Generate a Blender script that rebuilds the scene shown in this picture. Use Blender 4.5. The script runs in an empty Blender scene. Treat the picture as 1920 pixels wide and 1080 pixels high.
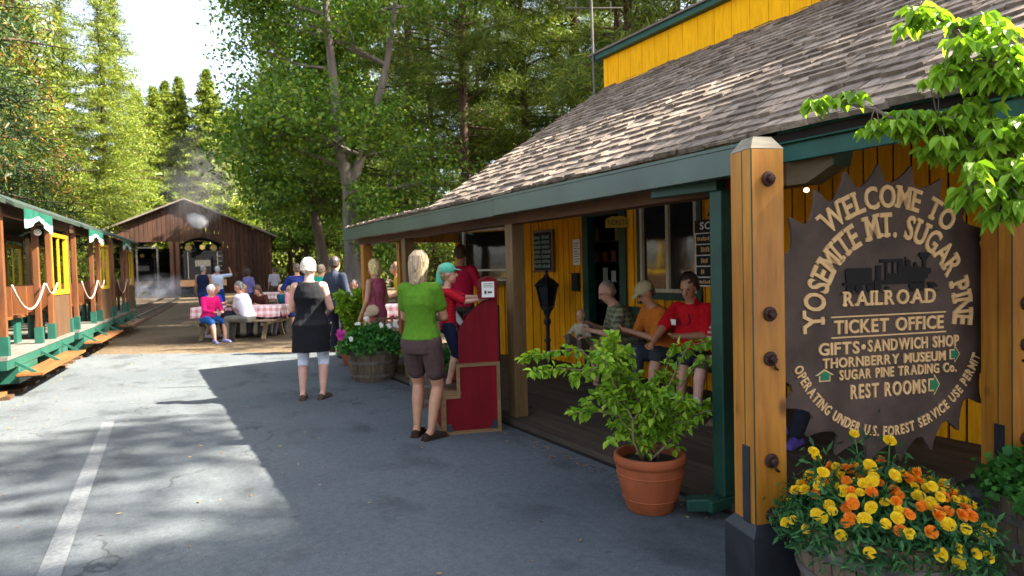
import bpy, bmesh, math, random
import numpy as np
from mathutils import Vector, Matrix

# ---------------------------------------------------------------- camera
SC = bpy.context.scene
F = 1230.0; TH = math.radians(29.8); PT = math.radians(1.87); RO = math.radians(1.43)
CAM = Vector((0, 0, 1.5))
FW = Vector((math.sin(TH)*math.cos(PT), math.cos(TH)*math.cos(PT), -math.sin(PT)))
_r = Vector((math.cos(TH), -math.sin(TH), 0)); _u = _r.cross(FW)
RT = _r*math.cos(RO) - _u*math.sin(RO); UP = _u*math.cos(RO) + _r*math.sin(RO)
cd = bpy.data.cameras.new('camera'); cam = bpy.data.objects.new('camera', cd)
SC.collection.objects.link(cam); SC.camera = cam
m = Matrix((RT, UP, -FW)).transposed().to_4x4(); m.translation = CAM; cam.matrix_world = m
cd.sensor_width = 36; cd.lens = 36*F/1920; cd.clip_end = 2000; cd.clip_start = 0.05
cd.dof.use_dof = True; cd.dof.focus_distance = 3.6; cd.dof.aperture_fstop = 4.0

# ---------------------------------------------------------------- world and sun
w = bpy.data.worlds.new('World'); SC.world = w; w.use_nodes = True
nt = w.node_tree; bg = nt.nodes['Background']
SUN_EL = math.radians(42.6); SUN_DIR = Vector((0.868*math.cos(SUN_EL), -0.497*math.cos(SUN_EL), math.sin(SUN_EL)))
sky = nt.nodes.new('ShaderNodeTexSky'); sky.sky_type = 'NISHITA'; sky.sun_disc = False
sky.sun_elevation = SUN_EL; sky.sun_rotation = math.atan2(SUN_DIR.x, SUN_DIR.y)
sky.air_density = 1.0; sky.dust_density = 3.0; sky.ozone_density = 1.0
hs = nt.nodes.new('ShaderNodeHueSaturation'); hs.inputs['Saturation'].default_value = 0.62; nt.links.new(sky.outputs[0], hs.inputs['Color']); nt.links.new(hs.outputs[0], bg.inputs[0]); bg.inputs[1].default_value = 0.085
sd = bpy.data.lights.new('sun', 'SUN'); sd.energy = 5.0; sd.angle = math.radians(0.53); sd.color = (1.0, 0.93, 0.80)
sun = bpy.data.objects.new('sun', sd); SC.collection.objects.link(sun)
sun.rotation_euler = SUN_DIR.to_track_quat('Z', 'Y').to_euler(); sun.location = (10, -5, 30)
SC.view_settings.view_transform = 'Standard'; SC.view_settings.look = 'None'
SC.view_settings.exposure = 2.95; SC.view_settings.gamma = 1.0

random.seed(7); rng = np.random.default_rng(7)
PI = math.pi
COL = SC.collection
def at(px, py, z=0.0):
    """point of the plane height z seen at photo pixel px,py"""
    d = FW*F + RT*(px-960) - UP*(py-540)
    return CAM + d*((z-CAM.z)/d.z)
def R(d): return math.radians(d)

# ---------------------------------------------------------------- materials
def newmat(name):
    m = bpy.data.materials.new(name); m.use_nodes = True
    return m, m.node_tree, m.node_tree.nodes['Principled BSDF']
def N(t, typ, **kw):
    n = t.nodes.new(typ)
    for k, v in kw.items(): setattr(n, k, v)
    return n
def L(t, a, b): t.links.new(a, b)
def ramp(t, fac, stops):
    r = N(t, 'ShaderNodeValToRGB'); L(t, fac, r.inputs[0])
    e = r.color_ramp.elements
    while len(e) < len(stops): e.new(0.5)
    for i, (p, c) in enumerate(stops):
        e[i].position = p; e[i].color = (*c, 1) if len(c) == 3 else c
    return r.outputs[0]
def sc3(c, k): return tuple(min(1, x*k) for x in c)
def coords(t, scale=(1, 1, 1), which='Object'):
    tc = N(t, 'ShaderNodeTexCoord'); mp = N(t, 'ShaderNodeMapping'); mp.inputs['Scale'].default_value = scale
    L(t, tc.outputs[which], mp.inputs[0]); return mp.outputs[0]
def noise(t, vec, s, detail=6, rough=0.55):
    n = N(t, 'ShaderNodeTexNoise'); n.inputs['Scale'].default_value = s; n.inputs['Detail'].default_value = detail
    n.inputs['Roughness'].default_value = rough
    L(t, vec, n.inputs['Vector']); return n.outputs['Fac']
def bump(t, b, h, strength=0.3, dist=0.01):
    n = N(t, 'ShaderNodeBump'); n.inputs['Strength'].default_value = strength; n.inputs['Distance'].default_value = dist
    L(t, h, n.inputs['Height']); L(t, n.outputs[0], b.inputs['Normal'])
def mixc(t, fac, a, b, mode='MIX'):
    n = N(t, 'ShaderNodeMix', data_type='RGBA', blend_type=mode)
    if isinstance(fac, (int, float)): n.inputs[0].default_value = fac
    else: L(t, fac, n.inputs[0])
    for i, x in ((6, a), (7, b)):
        if isinstance(x, tuple): n.inputs[i].default_value = (*x, 1)
        else: L(t, x, n.inputs[i])
    return n.outputs[2]
def mk(name, c, rough=0.7, var=0.25, s=6, bs=0.15, metal=0, spec=0.3, fine=60, island=0.0):
    m, t, b = newmat(name); v = coords(t)
    f = noise(t, v, s)
    col = ramp(t, f, [(0.3, sc3(c, 1-var)), (0.7, sc3(c, 1+var))])
    if island:
        g = N(t, 'ShaderNodeNewGeometry'); k = ramp(t, g.outputs['Random Per Island'], [(0, (1-island,)*3), (1, (1+0*island,)*3)])
        col = mixc(t, 1.0, col, k, 'MULTIPLY')
    L(t, col, b.inputs['Base Color'])
    b.inputs['Roughness'].default_value = rough; b.inputs['Metallic'].default_value = metal
    b.inputs['Specular IOR Level'].default_value = spec
    if bs: bump(t, b, noise(t, v, fine, 3), bs, 0.004)
    return m
def wood(name, c1, c2, axis='z', rough=0.65, s=9, grain=0.35, knots=False, island=0.0, spec=0.3):
    m, t, b = newmat(name)
    k = {'x': (0.12, 1, 1), 'y': (1, 0.12, 1), 'z': (1, 1, 0.12)}[axis]
    v = coords(t, k)
    f = noise(t, v, s, 8, 0.65); f2 = noise(t, v, s*5, 4, 0.6)
    col = ramp(t, f, [(0.28, c1), (0.5, tuple((a+b2)/2 for a, b2 in zip(c1, c2))), (0.72, c2)])
    col = mixc(t, 0.6, col, ramp(t, f2, [(0.3, (0.62,)*3), (0.6, (1, 1, 1))]), 'MULTIPLY')
    if knots:
        vo = N(t, 'ShaderNodeTexVoronoi'); vo.inputs['Scale'].default_value = 5.0
        L(t, coords(t, (1, 1, 0.55)), vo.inputs['Vector'])
        kf = ramp(t, vo.outputs['Distance'], [(0.05, (0.16, 0.07, 0.03)), (0.15, (1, 1, 1))])
        col = mixc(t, 0.8, col, kf, 'MULTIPLY')
        ck = noise(t, coords(t, (1, 1, 0.035)), 26, 2); col = mixc(t, 0.75, col, ramp(t, ck, [(0.29, (0.10, 0.05, 0.02)), (0.35, (1, 1, 1))]), 'MULTIPLY')
        lo = noise(t, coords(t, (1, 1, 0.5)), 2.2, 3)
        col = mixc(t, 0.55, col, ramp(t, lo, [(0.35, (0.55, 0.42, 0.32)), (0.6, (1, 1, 1))]), 'MULTIPLY')
    if island:
        g = N(t, 'ShaderNodeNewGeometry')
        col = mixc(t, 1.0, col, ramp(t, g.outputs['Random Per Island'], [(0, (1-island,)*3), (1, (1, 1, 1))]), 'MULTIPLY')
    L(t, col, b.inputs['Base Color']); b.inputs['Roughness'].default_value = rough
    b.inputs['Specular IOR Level'].default_value = spec
    bump(t, b, f2, grain, 0.004)
    return m
def leafmat(name, ca, cb, cc=None, trans=0.35, rough=0.5, spec=0.25):
    """thin leaf: random tint per leaf, some light passing through"""
    m, t, b = newmat(name); g = N(t, 'ShaderNodeNewGeometry')
    st = [(0.0, ca), (0.6, cb)] + ([(1.0, cc)] if cc else [])
    col = ramp(t, g.outputs['Random Per Island'], st)
    L(t, col, b.inputs['Base Color']); b.inputs['Roughness'].default_value = rough
    b.inputs['Specular IOR Level'].default_value = spec
    tr = N(t, 'ShaderNodeBsdfTranslucent'); L(t, mixc(t, 1.0, col, (1.0, 1.0, 0.45), 'MULTIPLY'), tr.inputs[0])
    mx = N(t, 'ShaderNodeMixShader'); mx.inputs[0].default_value = trans
    L(t, b.outputs[0], mx.inputs[1]); L(t, tr.outputs[0], mx.inputs[2])
    L(t, mx.outputs[0], t.nodes['Material Output'].inputs[0])
    return m
def stripes(name, ca, cb, period, axis='z', duty=0.5, check=None, rough=0.85):
    """woven cloth: stripes along one axis, or a check when two axes are given"""
    m, t, b = newmat(name); tc = N(t, 'ShaderNodeTexCoord'); sp = N(t, 'ShaderNodeSeparateXYZ'); L(t, tc.outputs['Object'], sp.inputs[0])
    def band(ax):
        a = N(t, 'ShaderNodeMath', operation='MULTIPLY'); L(t, sp.outputs[ax.upper()], a.inputs[0]); a.inputs[1].default_value = 1/period
        f = N(t, 'ShaderNodeMath', operation='FRACT'); L(t, a.outputs[0], f.inputs[0])
        g = N(t, 'ShaderNodeMath', operation='GREATER_THAN'); L(t, f.outputs[0], g.inputs[0]); g.inputs[1].default_value = duty
        return g.outputs[0]
    if check:
        mid = tuple((x+y)/2 for x, y in zip(ca, cb))
        s_ = band(check[0])
        for ax in check[1:]:
            a = N(t, 'ShaderNodeMath', operation='ADD'); L(t, s_, a.inputs[0]); L(t, band(ax), a.inputs[1]); s_ = a.outputs[0]
        d = N(t, 'ShaderNodeMath', operation='DIVIDE'); L(t, s_, d.inputs[0]); d.inputs[1].default_value = len(check)
        col = ramp(t, d.outputs[0], [(0.0, ca), (0.5, mid), (1.0, cb)])
    else: col = mixc(t, band(axis), ca, cb)
    L(t, col, b.inputs['Base Color']); b.inputs['Roughness'].default_value = rough; b.inputs['Specular IOR Level'].default_value = 0.1
    bump(t, b, noise(t, coords(t), 14, 3), 0.5, 0.02)
    return m
def cloth(name, c, var=0.12, folds=0.5):
    m, t, b = newmat(name); v = coords(t, (1, 1, 0.55)); f = noise(t, v, 8, 4, 0.45)
    L(t, ramp(t, noise(t, coords(t), 30), [(0.3, sc3(c, 1-var)), (0.7, sc3(c, 1+var))]), b.inputs['Base Color'])
    b.inputs['Roughness'].default_value = 0.9; b.inputs['Specular IOR Level'].default_value = 0.1
    bump(t, b, f, folds, 0.03); return m

M = {}
def mat(key, *a, **k): M[key] = a[0]; return a[0]
GREEN_D = (0.012, 0.055, 0.035)
M['yellow'] = wood('yellow_paint', (0.84, 0.31, 0.006), (0.95, 0.42, 0.010), 'z', 0.7, 7, 0.2, island=0.22, spec=0.08)
M['yellow_skylit'] = wood('yellow_paint_skylit', (0.90, 0.40, 0.004), (0.95, 0.47, 0.006), 'z', 0.7, 7, 0.15, island=0.08, spec=0.08)  # same yellow paint, lightened for the sky light on the upper wall
M['green'] = mk('dark_green_paint', (0.008, 0.040, 0.026), 0.45, 0.25, 5, 0.12)
M['fascia'] = mk('fascia_green_paint', (0.005, 0.062, 0.042), 0.5, 0.3, 4, 0.15)
M['gutter'] = mk('gutter_green_metal', (0.036, 0.062, 0.042), 0.38, 0.22, 2.5, 0.05, spec=0.5)
M['brown'] = wood('brown_stained_beam', (0.035, 0.014, 0.006), (0.10, 0.040, 0.015), 'y', 0.6, 8, 0.3)
M['beamgrey'] = wood('weathered_beam', (0.07, 0.045, 0.022), (0.15, 0.10, 0.05), 'y', 0.7, 8, 0.35)
M['post'] = wood('stained_pine_post', (0.30, 0.105, 0.010), (0.60, 0.265, 0.028), 'z', 0.42, 7, 0.3, knots=True, spec=0.45)
M['postold'] = wood('worn_post_wood', (0.07, 0.040, 0.016), (0.20, 0.115, 0.042), 'z', 0.6, 9, 0.35)
M['postcap'] = wood('grey_end_grain', (0.16, 0.13, 0.09), (0.34, 0.30, 0.22), 'x', 0.8, 10, 0.5)
M['shake'] = wood('cedar_shakes', (0.13, 0.095, 0.068), (0.46, 0.36, 0.28), 'x', 0.7, 16, 0.8, island=0.55, spec=0.2)
M['moss'] = mk('mossy_shake_butts', (0.06, 0.048, 0.018), 0.9, 0.5, 14, 0.6)
M['deck'] = wood('grey_deck_boards', (0.035, 0.026, 0.016), (0.085, 0.062, 0.040), 'y', 0.75, 9, 0.5, island=0.3)
M['black'] = mk('black_iron', (0.008, 0.008, 0.009), 0.65, 0.3, 20, 0.2, spec=0.4)
M['loco'] = mk('sooty_black_iron', (0.004, 0.004, 0.0045), 0.8, 0.3, 4, 0.2, spec=0.08)
M['tar'] = mk('black_painted_base', (0.016, 0.018, 0.022), 0.45, 0.35, 8, 0.3, spec=0.5)
M['rust'] = mk('rusty_bolt_iron', (0.040, 0.016, 0.013), 0.55, 0.5, 30, 0.6, metal=0.3, fine=90)
M['sign'] = mk('rust_brown_sign_steel', (0.058, 0.034, 0.026), 0.6, 0.55, 4, 0.25, spec=0.4)
M['cream'] = mk('cream_sign_lettering', (0.66, 0.41, 0.19), 0.6, 0.12, 20, 0.1)
M['signblack'] = mk('matt_black_cutout', (0.006, 0.006, 0.007), 0.7, 0.2, 10, 0)
M['signgreen'] = mk('sign_green_paint', (0.01, 0.15, 0.07), 0.5, 0.2, 10, 0)
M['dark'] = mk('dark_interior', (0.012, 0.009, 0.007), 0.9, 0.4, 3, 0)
M['white'] = mk('white_paint', (0.72, 0.70, 0.64), 0.6, 0.08, 10, 0.05)
M['tan'] = wood('window_trim_wood', (0.42, 0.33, 0.22), (0.56, 0.46, 0.32), 'z', 0.6, 9, 0.2)
M['red'] = wood('red_painted_plywood', (0.095, 0.003, 0.006), (0.185, 0.006, 0.012), 'z', 0.6, 3.5, 0.15, spec=0.12)
M['trim'] = wood('brown_edge_trim', (0.13, 0.062, 0.022), (0.26, 0.15, 0.065), 'x', 0.65, 10, 0.35)
M['terra'] = mk('terracotta', (0.27, 0.065, 0.020), 0.75, 0.22, 6, 0.25)
M['soil'] = mk('soil', (0.035, 0.022, 0.014), 0.95, 0.4, 40, 0.8)
M['stave'] = wood('barrel_staves', (0.085, 0.055, 0.032), (0.24, 0.175, 0.115), 'z', 0.75, 10, 0.5, island=0.45)
M['hoop'] = mk('barrel_hoop_steel', (0.17, 0.15, 0.13), 0.5, 0.35, 12, 0.2, metal=0.5)
M['stem'] = mk('pale_stem_bark', (0.20, 0.15, 0.09), 0.8, 0.3, 25, 0.4)
M['bark'] = wood('tree_bark', (0.075, 0.052, 0.038), (0.21, 0.16, 0.12), 'z', 0.9, 5, 1.0)
M['bark_grey'] = wood('pale_grey_bark', (0.075, 0.060, 0.048), (0.23, 0.195, 0.16), 'z', 0.9, 3.5, 1.0)
M['bark_red'] = wood('pine_bark', (0.035, 0.022, 0.016), (0.12, 0.065, 0.04), 'z', 0.9, 4, 1.0)
M['barn'] = wood('barn_siding', (0.040, 0.016, 0.009), (0.115, 0.048, 0.024), 'z', 0.8, 5, 0.4, island=0.5)
M['roofgrey'] = mk('weathered_roofing', (0.15, 0.125, 0.10), 0.85, 0.3, 2, 0.3)
M['trainred'] = wood('varnished_red_wood', (0.060, 0.022, 0.008), (0.19, 0.066, 0.020), 'z', 0.4, 8, 0.2, spec=0.5)
M['trainbrown'] = wood('dark_brown_carriage_wood', (0.05, 0.026, 0.014), (0.11, 0.06, 0.03), 'z', 0.5, 8, 0.25)
M['foot'] = wood('footboard_wood', (0.13, 0.048, 0.014), (0.28, 0.11, 0.032), 'y', 0.45, 9, 0.3, island=0.2)
M['teal'] = mk('teal_green_train_paint', (0.009, 0.066, 0.044), 0.45, 0.25, 4, 0.08, spec=0.5)
M['trainyellow'] = mk('yellow_window_frame_paint', (0.36, 0.225, 0.008), 0.5, 0.1, 6, 0.05)
M['trainroof'] = mk('carriage_roof_felt', (0.018, 0.028, 0.020), 0.7, 0.3, 4, 0.2)
M['greyfloor'] = wood('grey_platform_boards', (0.08, 0.074, 0.062), (0.16, 0.15, 0.13), 'y', 0.7, 9, 0.3)
M['rope'] = mk('pale_rope', (0.36, 0.27, 0.22), 0.9, 0.2, 60, 0.5)
M['steel'] = mk('worn_steel', (0.10, 0.090, 0.08), 0.45, 0.3, 10, 0.2, metal=0.7)
M['brass'] = mk('tarnished_brass', (0.16, 0.11, 0.03), 0.5, 0.3, 15, 0.1, metal=0.4)
M['bunting'] = mk('bunting_white', (0.17, 0.25, 0.22), 0.85, 0.1, 6, 0.2)
M['gingham'] = stripes('red_checked_tablecloth', (0.78, 0.68, 0.66), (0.52, 0.035, 0.06), 0.14, check='xyz')
M['tablewood'] = wood('weathered_table_wood', (0.13, 0.085, 0.05), (0.30, 0.22, 0.14), 'x', 0.75, 9, 0.4)
def glass():
    m, t, b = newmat('window_glass'); b.inputs['Base Color'].default_value = (0.012, 0.014, 0.013, 1)
    b.inputs['Roughness'].default_value = 0.06; b.inputs['Specular IOR Level'].default_value = 0.7
    bump(t, b, noise(t, coords(t), 3, 2), 0.08, 0.02); return m
M['glass'] = glass()

# ---------------------------------------------------------------- mesh helpers
class MB:
    def __init__(s): s.v = []; s.f = []
    def add(s, vs, fs):
        n = len(s.v); s.v += [tuple(p) for p in vs]; s.f += [tuple(i+n for i in f) for f in fs]; return s
    def box(s, c, d, rz=0, mx=None):
        x, y, z = (k/2 for k in d); co, si = math.cos(rz), math.sin(rz)
        P = [(a*x, b*y, e*z) for e in (-1, 1) for a, b in ((-1, -1), (1, -1), (1, 1), (-1, 1))]
        if mx is None: P = [(c[0]+p[0]*co-p[1]*si, c[1]+p[0]*si+p[1]*co, c[2]+p[2]) for p in P]
        else: P = [tuple(mx @ Vector(p) + Vector(c)) for p in P]
        return s.add(P, [(0, 3, 2, 1), (4, 5, 6, 7), (0, 1, 5, 4), (1, 2, 6, 5), (2, 3, 7, 6), (3, 0, 4, 7)])
    def b2(s, x0, x1, y0, y1, z0, z1): return s.box(((x0+x1)/2, (y0+y1)/2, (z0+z1)/2), (x1-x0, y1-y0, z1-z0))
    def bar(s, a, b, w, h=None, up=(0, 0, 1)):
        """rectangular bar from a to b"""
        a, b = Vector(a), Vector(b); d = (b-a); l = d.length; d.normalize(); u = Vector(up)
        if abs(d.dot(u)) > 0.98: u = Vector((1, 0, 0))
        x = d.cross(u).normalized(); z = x.cross(d); h = h or w
        mx = Matrix((x, d, z)).transposed()
        return s.box(tuple((a+b)/2), (w, l, h), mx=mx)
    def tube(s, pts, rad, seg=8, cap=True):
        pts = [Vector(p) for p in pts]
        if isinstance(rad, (int, float)): rad = [rad]*len(pts)
        n = len(pts); base = len(s.v); ref = Vector((0, 0, 1))
        for i in range(n):
            d = (pts[min(i+1, n-1)] - pts[max(i-1, 0)]).normalized()
            if abs(d.dot(ref)) > 0.95: ref = Vector((1, 0, 0)) if abs(d.x) < 0.9 else Vector((0, 1, 0))
            x = d.cross(ref).normalized(); y = d.cross(x); ref = x.cross(d)*1.0
            for k in range(seg):
                a = 2*PI*k/seg; s.v.append(tuple(pts[i] + (x*math.cos(a)+y*math.sin(a))*rad[i]))
        for i in range(n-1):
            for k in range(seg):
                a = base+i*seg+k; b = base+i*seg+(k+1) % seg
                s.f.append((a, b, b+seg, a+seg))
        if cap:
            s.f.append(tuple(base+k for k in range(seg-1, -1, -1))); s.f.append(tuple(base+(n-1)*seg+k for k in range(seg)))
        return s
    def lathe(s, prof, seg=24, c=(0, 0, 0), a0=0, a1=2*PI, closed=True):
        base = len(s.v); n = len(prof); full = abs(a1-a0-2*PI) < 1e-6; cols = seg if full else seg+1
        for k in range(cols):
            a = a0+(a1-a0)*k/seg
            for r, z in prof: s.v.append((c[0]+r*math.cos(a), c[1]+r*math.sin(a), c[2]+z))
        for k in range(seg):
            k2 = (k+1) % cols
            for i in range(n-1): s.f.append((base+k*n+i, base+k2*n+i, base+k2*n+i+1, base+k*n+i+1))
        return s
    def prism(s, outline, t0, t1, fr=None):
        """outline in (x,z), extruded along y from t0 to t1"""
        n = len(outline); V = [(x, t0, z) for x, z in outline]+[(x, t1, z) for x, z in outline]
        if fr: V = [fr(p) for p in V]
        return s.add(V, [tuple(range(n)), tuple(range(2*n-1, n-1, -1))]+[(i, i+n, (i+1) % n+n, (i+1) % n) for i in range(n)])
    def ell(s, c, r, seg=12, rings=8, mx=None):
        V = []; c = Vector(c)
        for i in range(rings+1):
            a = PI*i/rings
            for k in range(seg):
                b = 2*PI*k/seg; p = Vector((r[0]*math.sin(a)*math.cos(b), r[1]*math.sin(a)*math.sin(b), r[2]*math.cos(a)))
                if mx: p = mx @ p
                V.append(tuple(c+p))
        return s.add(V, [(i*seg+k, (i+1)*seg+k, (i+1)*seg+(k+1) % seg, i*seg+(k+1) % seg) for i in range(rings) for k in range(seg)])
    def build(s, name, mt, parent=None, smooth=False, bevel=0, world=False):
        me = bpy.data.meshes.new(name); V = s.v
        if world and parent: l = parent.location; V = [(x-l.x, y-l.y, z-l.z) for x, y, z in V]
        me.from_pydata(V, [], s.f); me.update(); me.materials.append(M[mt] if isinstance(mt, str) else mt)
        if smooth: me.polygons.foreach_set('use_smooth', [True]*len(me.polygons))
        o = bpy.data.objects.new(name, me); COL.objects.link(o)
        if parent: o.parent = parent
        if bevel:
            b = o.modifiers.new('bevel', 'BEVEL'); b.width = bevel; b.segments = 2; b.limit_method = 'ANGLE'
        return o
def thing(name, label, cat, loc=(0, 0, 0), rz=0, group=None, face=None):
    o = bpy.data.objects.new(name, None); COL.objects.link(o); o.location = loc; o.empty_display_size = 0.2
    if face: rz = math.atan2(-face[0], face[1])
    o.rotation_euler = (0, 0, rz); tag(o, label, cat, group); return o
def tag(o, label=None, cat=None, group=None, kind=None):
    if label: o['label'] = label
    if cat: o['category'] = cat
    if group: o['group'] = group
    if kind: o['kind'] = kind
    return o
def dup(root, loc, rz=0, label=None, group=None, scale=None):
    r = root.copy(); COL.objects.link(r); r.location = loc; r.rotation_euler = (0, 0, rz)
    if label: r['label'] = label
    if group: r['group'] = group
    if scale: r.scale = scale
    for ch in root.children:
        c = ch.copy(); COL.objects.link(c); c.parent = r
        for g in ch.children:
            d = g.copy(); COL.objects.link(d); d.parent = c
    return r
def struct(o): o['kind'] = 'structure'; return o
def npmesh(name, V, mt, parent=None):
    """V: (n,k,3) array of n separate k-gons"""
    n, k = V.shape[:2]; me = bpy.data.meshes.new(name)
    me.vertices.add(n*k); me.vertices.foreach_set('co', V.reshape(-1).astype(np.float32))
    me.loops.add(n*k); me.loops.foreach_set('vertex_index', np.arange(n*k, dtype=np.int32))
    me.polygons.add(n); me.polygons.foreach_set('loop_start', np.arange(0, n*k, k, dtype=np.int32))
    me.update(calc_edges=True); me.validate(); me.materials.append(M[mt] if isinstance(mt, str) else mt)
    o = bpy.data.objects.new(name, me); COL.objects.link(o)
    if parent: o.parent = parent
    return o
def leaves(C, w, h, shape='quad', tilt=None, droop=0.0, jit=0.35):
    """leaf-sized faces at points C (n,3), free orientation or hanging when droop>0"""
    n = len(C); a = rng.normal(size=(n, 3)); a[:, 2] = a[:, 2]*(1-droop) - droop*1.5
    a /= np.linalg.norm(a, axis=1)[:, None]
    b = np.cross(a, rng.normal(size=(n, 3))); b /= np.linalg.norm(b, axis=1)[:, None]+1e-9
    s = (1+jit*rng.uniform(-1, 1, n))[:, None]
    A = a*h*s; B = b*w*s*0.5
    if shape == 'quad': return np.stack([C-B*0.5, C-B*0.35+A, C+B*0.35+A, C+B*0.5], 1)
    return np.stack([C, C+A*0.42-B, C+A, C+A*0.42+B], 1)
# ---------------------------------------------------------------- ground, paving, rails
def ground_mat():
    m, t, b = newmat('forest_dirt'); v = coords(t)
    a = noise(t, v, 0.35, 8, 0.6); c = noise(t, v, 9, 5, 0.7)
    col = ramp(t, a, [(0.3, (0.085, 0.062, 0.039)), (0.55, (0.125, 0.093, 0.060)), (0.75, (0.165, 0.128, 0.086))])
    col = mixc(t, 0.7, col, ramp(t, c, [(0.35, (0.5, 0.45, 0.4)), (0.6, (1, 1, 1))]), 'MULTIPLY')
    L(t, col, b.inputs['Base Color']); b.inputs['Roughness'].default_value = 0.95; b.inputs['Specular IOR Level'].default_value = 0.1
    bump(t, b, c, 0.6, 0.03); return m
def asphalt_mat():
    m, t, b = newmat('asphalt'); v = coords(t)
    a = noise(t, v, 0.5, 6, 0.6); g = noise(t, v, 140, 3, 0.8); g2 = noise(t, v, 22, 5, 0.6)
    col = ramp(t, a, [(0.3, (0.070, 0.082, 0.090)), (0.7, (0.112, 0.124, 0.130))])
    col = mixc(t, 0.9, col, ramp(t, g, [(0.3, (0.55,)*3), (0.55, (1,)*3), (0.72, (1.0,)*3)]), 'MULTIPLY')
    col = mixc(t, 0.5, col, ramp(t, g2, [(0.35, (0.6,)*3), (0.6, (1,)*3)]), 'MULTIPLY')
    vo = N(t, 'ShaderNodeTexVoronoi'); vo.inputs['Scale'].default_value = 75; L(t, v, vo.inputs['Vector'])
    sp = ramp(t, vo.outputs['Distance'], [(0.10, (1, 1, 1)), (0.2, (0, 0, 0))])
    nz = ramp(t, noise(t, v, 48, 1), [(0.55, (0, 0, 0)), (0.62, (0.7,)*3)])
    f = mixc(t, 1.0, sp, nz, 'MULTIPLY')
    col = mixc(t, f, col, (0.34, 0.34, 0.34))
    vc = N(t, 'ShaderNodeTexVoronoi', feature='DISTANCE_TO_EDGE'); vc.inputs['Scale'].default_value = 0.55; wv = N(t, 'ShaderNodeVectorMath', operation='ADD'); L(t, v, wv.inputs[0]); nv = N(t, 'ShaderNodeTexNoise'); nv.inputs['Scale'].default_value = 2.5; nv.inputs['Detail'].default_value = 8; L(t, v, nv.inputs['Vector']); L(t, nv.outputs['Color'], wv.inputs[1]); L(t, wv.outputs[0], vc.inputs['Vector'])
    ck = ramp(t, vc.outputs['Distance'], [(0.003, (0.35,)*3), (0.009, (1,)*3)]); ckm = ramp(t, noise(t, v, 0.45, 2), [(0.48, (1,)*3), (0.56, (0,)*3)]); ckc = mixc(t, 1.0, ck, ckm, 'LIGHTEN'); col = mixc(t, 0.8, col, ckc, 'MULTIPLY')
    st = noise(t, coords(t, (1, 0.6, 1)), 2.3, 4); col = mixc(t, 0.8, col, ramp(t, st, [(0.32, (0.55,)*3), (0.46, (1,)*3)]), 'MULTIPLY')
    L(t, col, b.inputs['Base Color']); b.inputs['Roughness'].default_value = 0.82; b.inputs['Specular IOR Level'].default_value = 0.3
    bump(t, b, g, 0.55, 0.006); return m
def paint_mat():
    m, t, b = newmat('worn_road_paint'); v = coords(t)
    L(t, ramp(t, noise(t, v, 38, 5, 0.75), [(0.45, (0.10, 0.11, 0.12)), (0.60, (0.155, 0.16, 0.155))]), b.inputs['Base Color'])
    b.inputs['Roughness'].default_value = 0.8; return m
M['dirt'] = ground_mat(); M['asphalt'] = asphalt_mat(); M['paint'] = paint_mat()
struct(MB().add([(-600, -300, 0), (600, -300, 0), (600, 900, 0), (-600, 900, 0)], [(0, 1, 2, 3)]).build('ground', 'dirt'))
edge = []
pa, pb = Vector((-1.1, 15.3)), Vector((4.6, 11.0))
for i in range(41):
    q = pa.lerp(pb, i/40); edge.append((q.x+random.uniform(-.02, .02), q.y+random.uniform(-.06, .06)+0.05*math.sin(i*0.7), 0.004))
AV_ = [(-2.0, 9.0, 0.004), (-3.0, 5.0, 0.004), (-12, 1.0, 0.004), (-12, -8, 0.004), (12, -8, 0.004), (12, 2.0, 0.004), (2.995, 2.1, 0.004), (2.995, 11.0, 0.004)]
struct(MB().add([(-1.1, 15.3, .004), (-2.0, 9.0, .004), (-3.0, 5.0, .004), (-12, 1, .004), (-12, -8, .004), (12, -8, .004), (12, 2.2, .004), (4.6, 2.2, .004), (4.6, 11, .004)]+edge[::-1][1:-1], [tuple(range(9+39))[::-1]]).build('asphalt', 'asphalt'))
bm = MB(); a, b_ = Vector((-0.30, 7.9, .008)), Vector((-0.47, 3.0, .008)); s = Vector((1, 0, 0))*0.055
bm.add([a-s, a+s, b_+s, b_-s], [(3, 2, 1, 0)]); struct(bm.build('painted_line', 'paint'))
# rails along the train
TD = Vector((math.sin(R(6.5)), math.cos(R(6.5)), 0)); TP = Vector((-1.40, 10.0, 0))
TN = Vector((-TD.y, TD.x, 0))
rl = MB()
for off in (0.42, 1.33):
    p = TP + TN*off; rl.bar(p-TD*10+Vector((0, 0, .06)), p+TD*37+Vector((0, 0, .06)), 0.06, 0.11)
struct(rl.build('rails', 'steel'))
sl = MB()
for i in range(66):
    p = TP + TN*0.87 + TD*(-10+i*0.6); sl.box((p.x, p.y, 0.02), (1.7, 0.2, 0.06), rz=-R(6.5))
struct(sl.build('railway_sleepers', 'trainbrown'))

# ---------------------------------------------------------------- ticket office building
TO = thing('ticket_office', 'yellow board-sided ticket office with shake roof, green gutter and open porch', 'building', (3.0, 2.2, 0))
DZ = 0.08; WX = 5.45; Y0, Y1 = 2.22, 10.2
def W(mb, name, mt, **k): return mb.build(name, mt, TO, world=True, **k)
# deck of long boards running with the building
d = MB()
x = 2.98
while x < 6.6:
    wd = random.uniform(.135, .15)
    y = Y0
    while y < 11.4:
        l = min(random.uniform(2.2, 4.2), 11.4-y); d.b2(x, x+wd-.006, y, y+l-.004, DZ-.045+random.uniform(-.002, .002), DZ+random.uniform(-.003, .002)); y += l
    x += wd
W(d, 'deck', 'deck')
d = MB().b2(2.985, 6.6, Y0+.01, 11.38, 0.0, DZ-.05); W(d, 'deck_base', 'dark')
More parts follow.
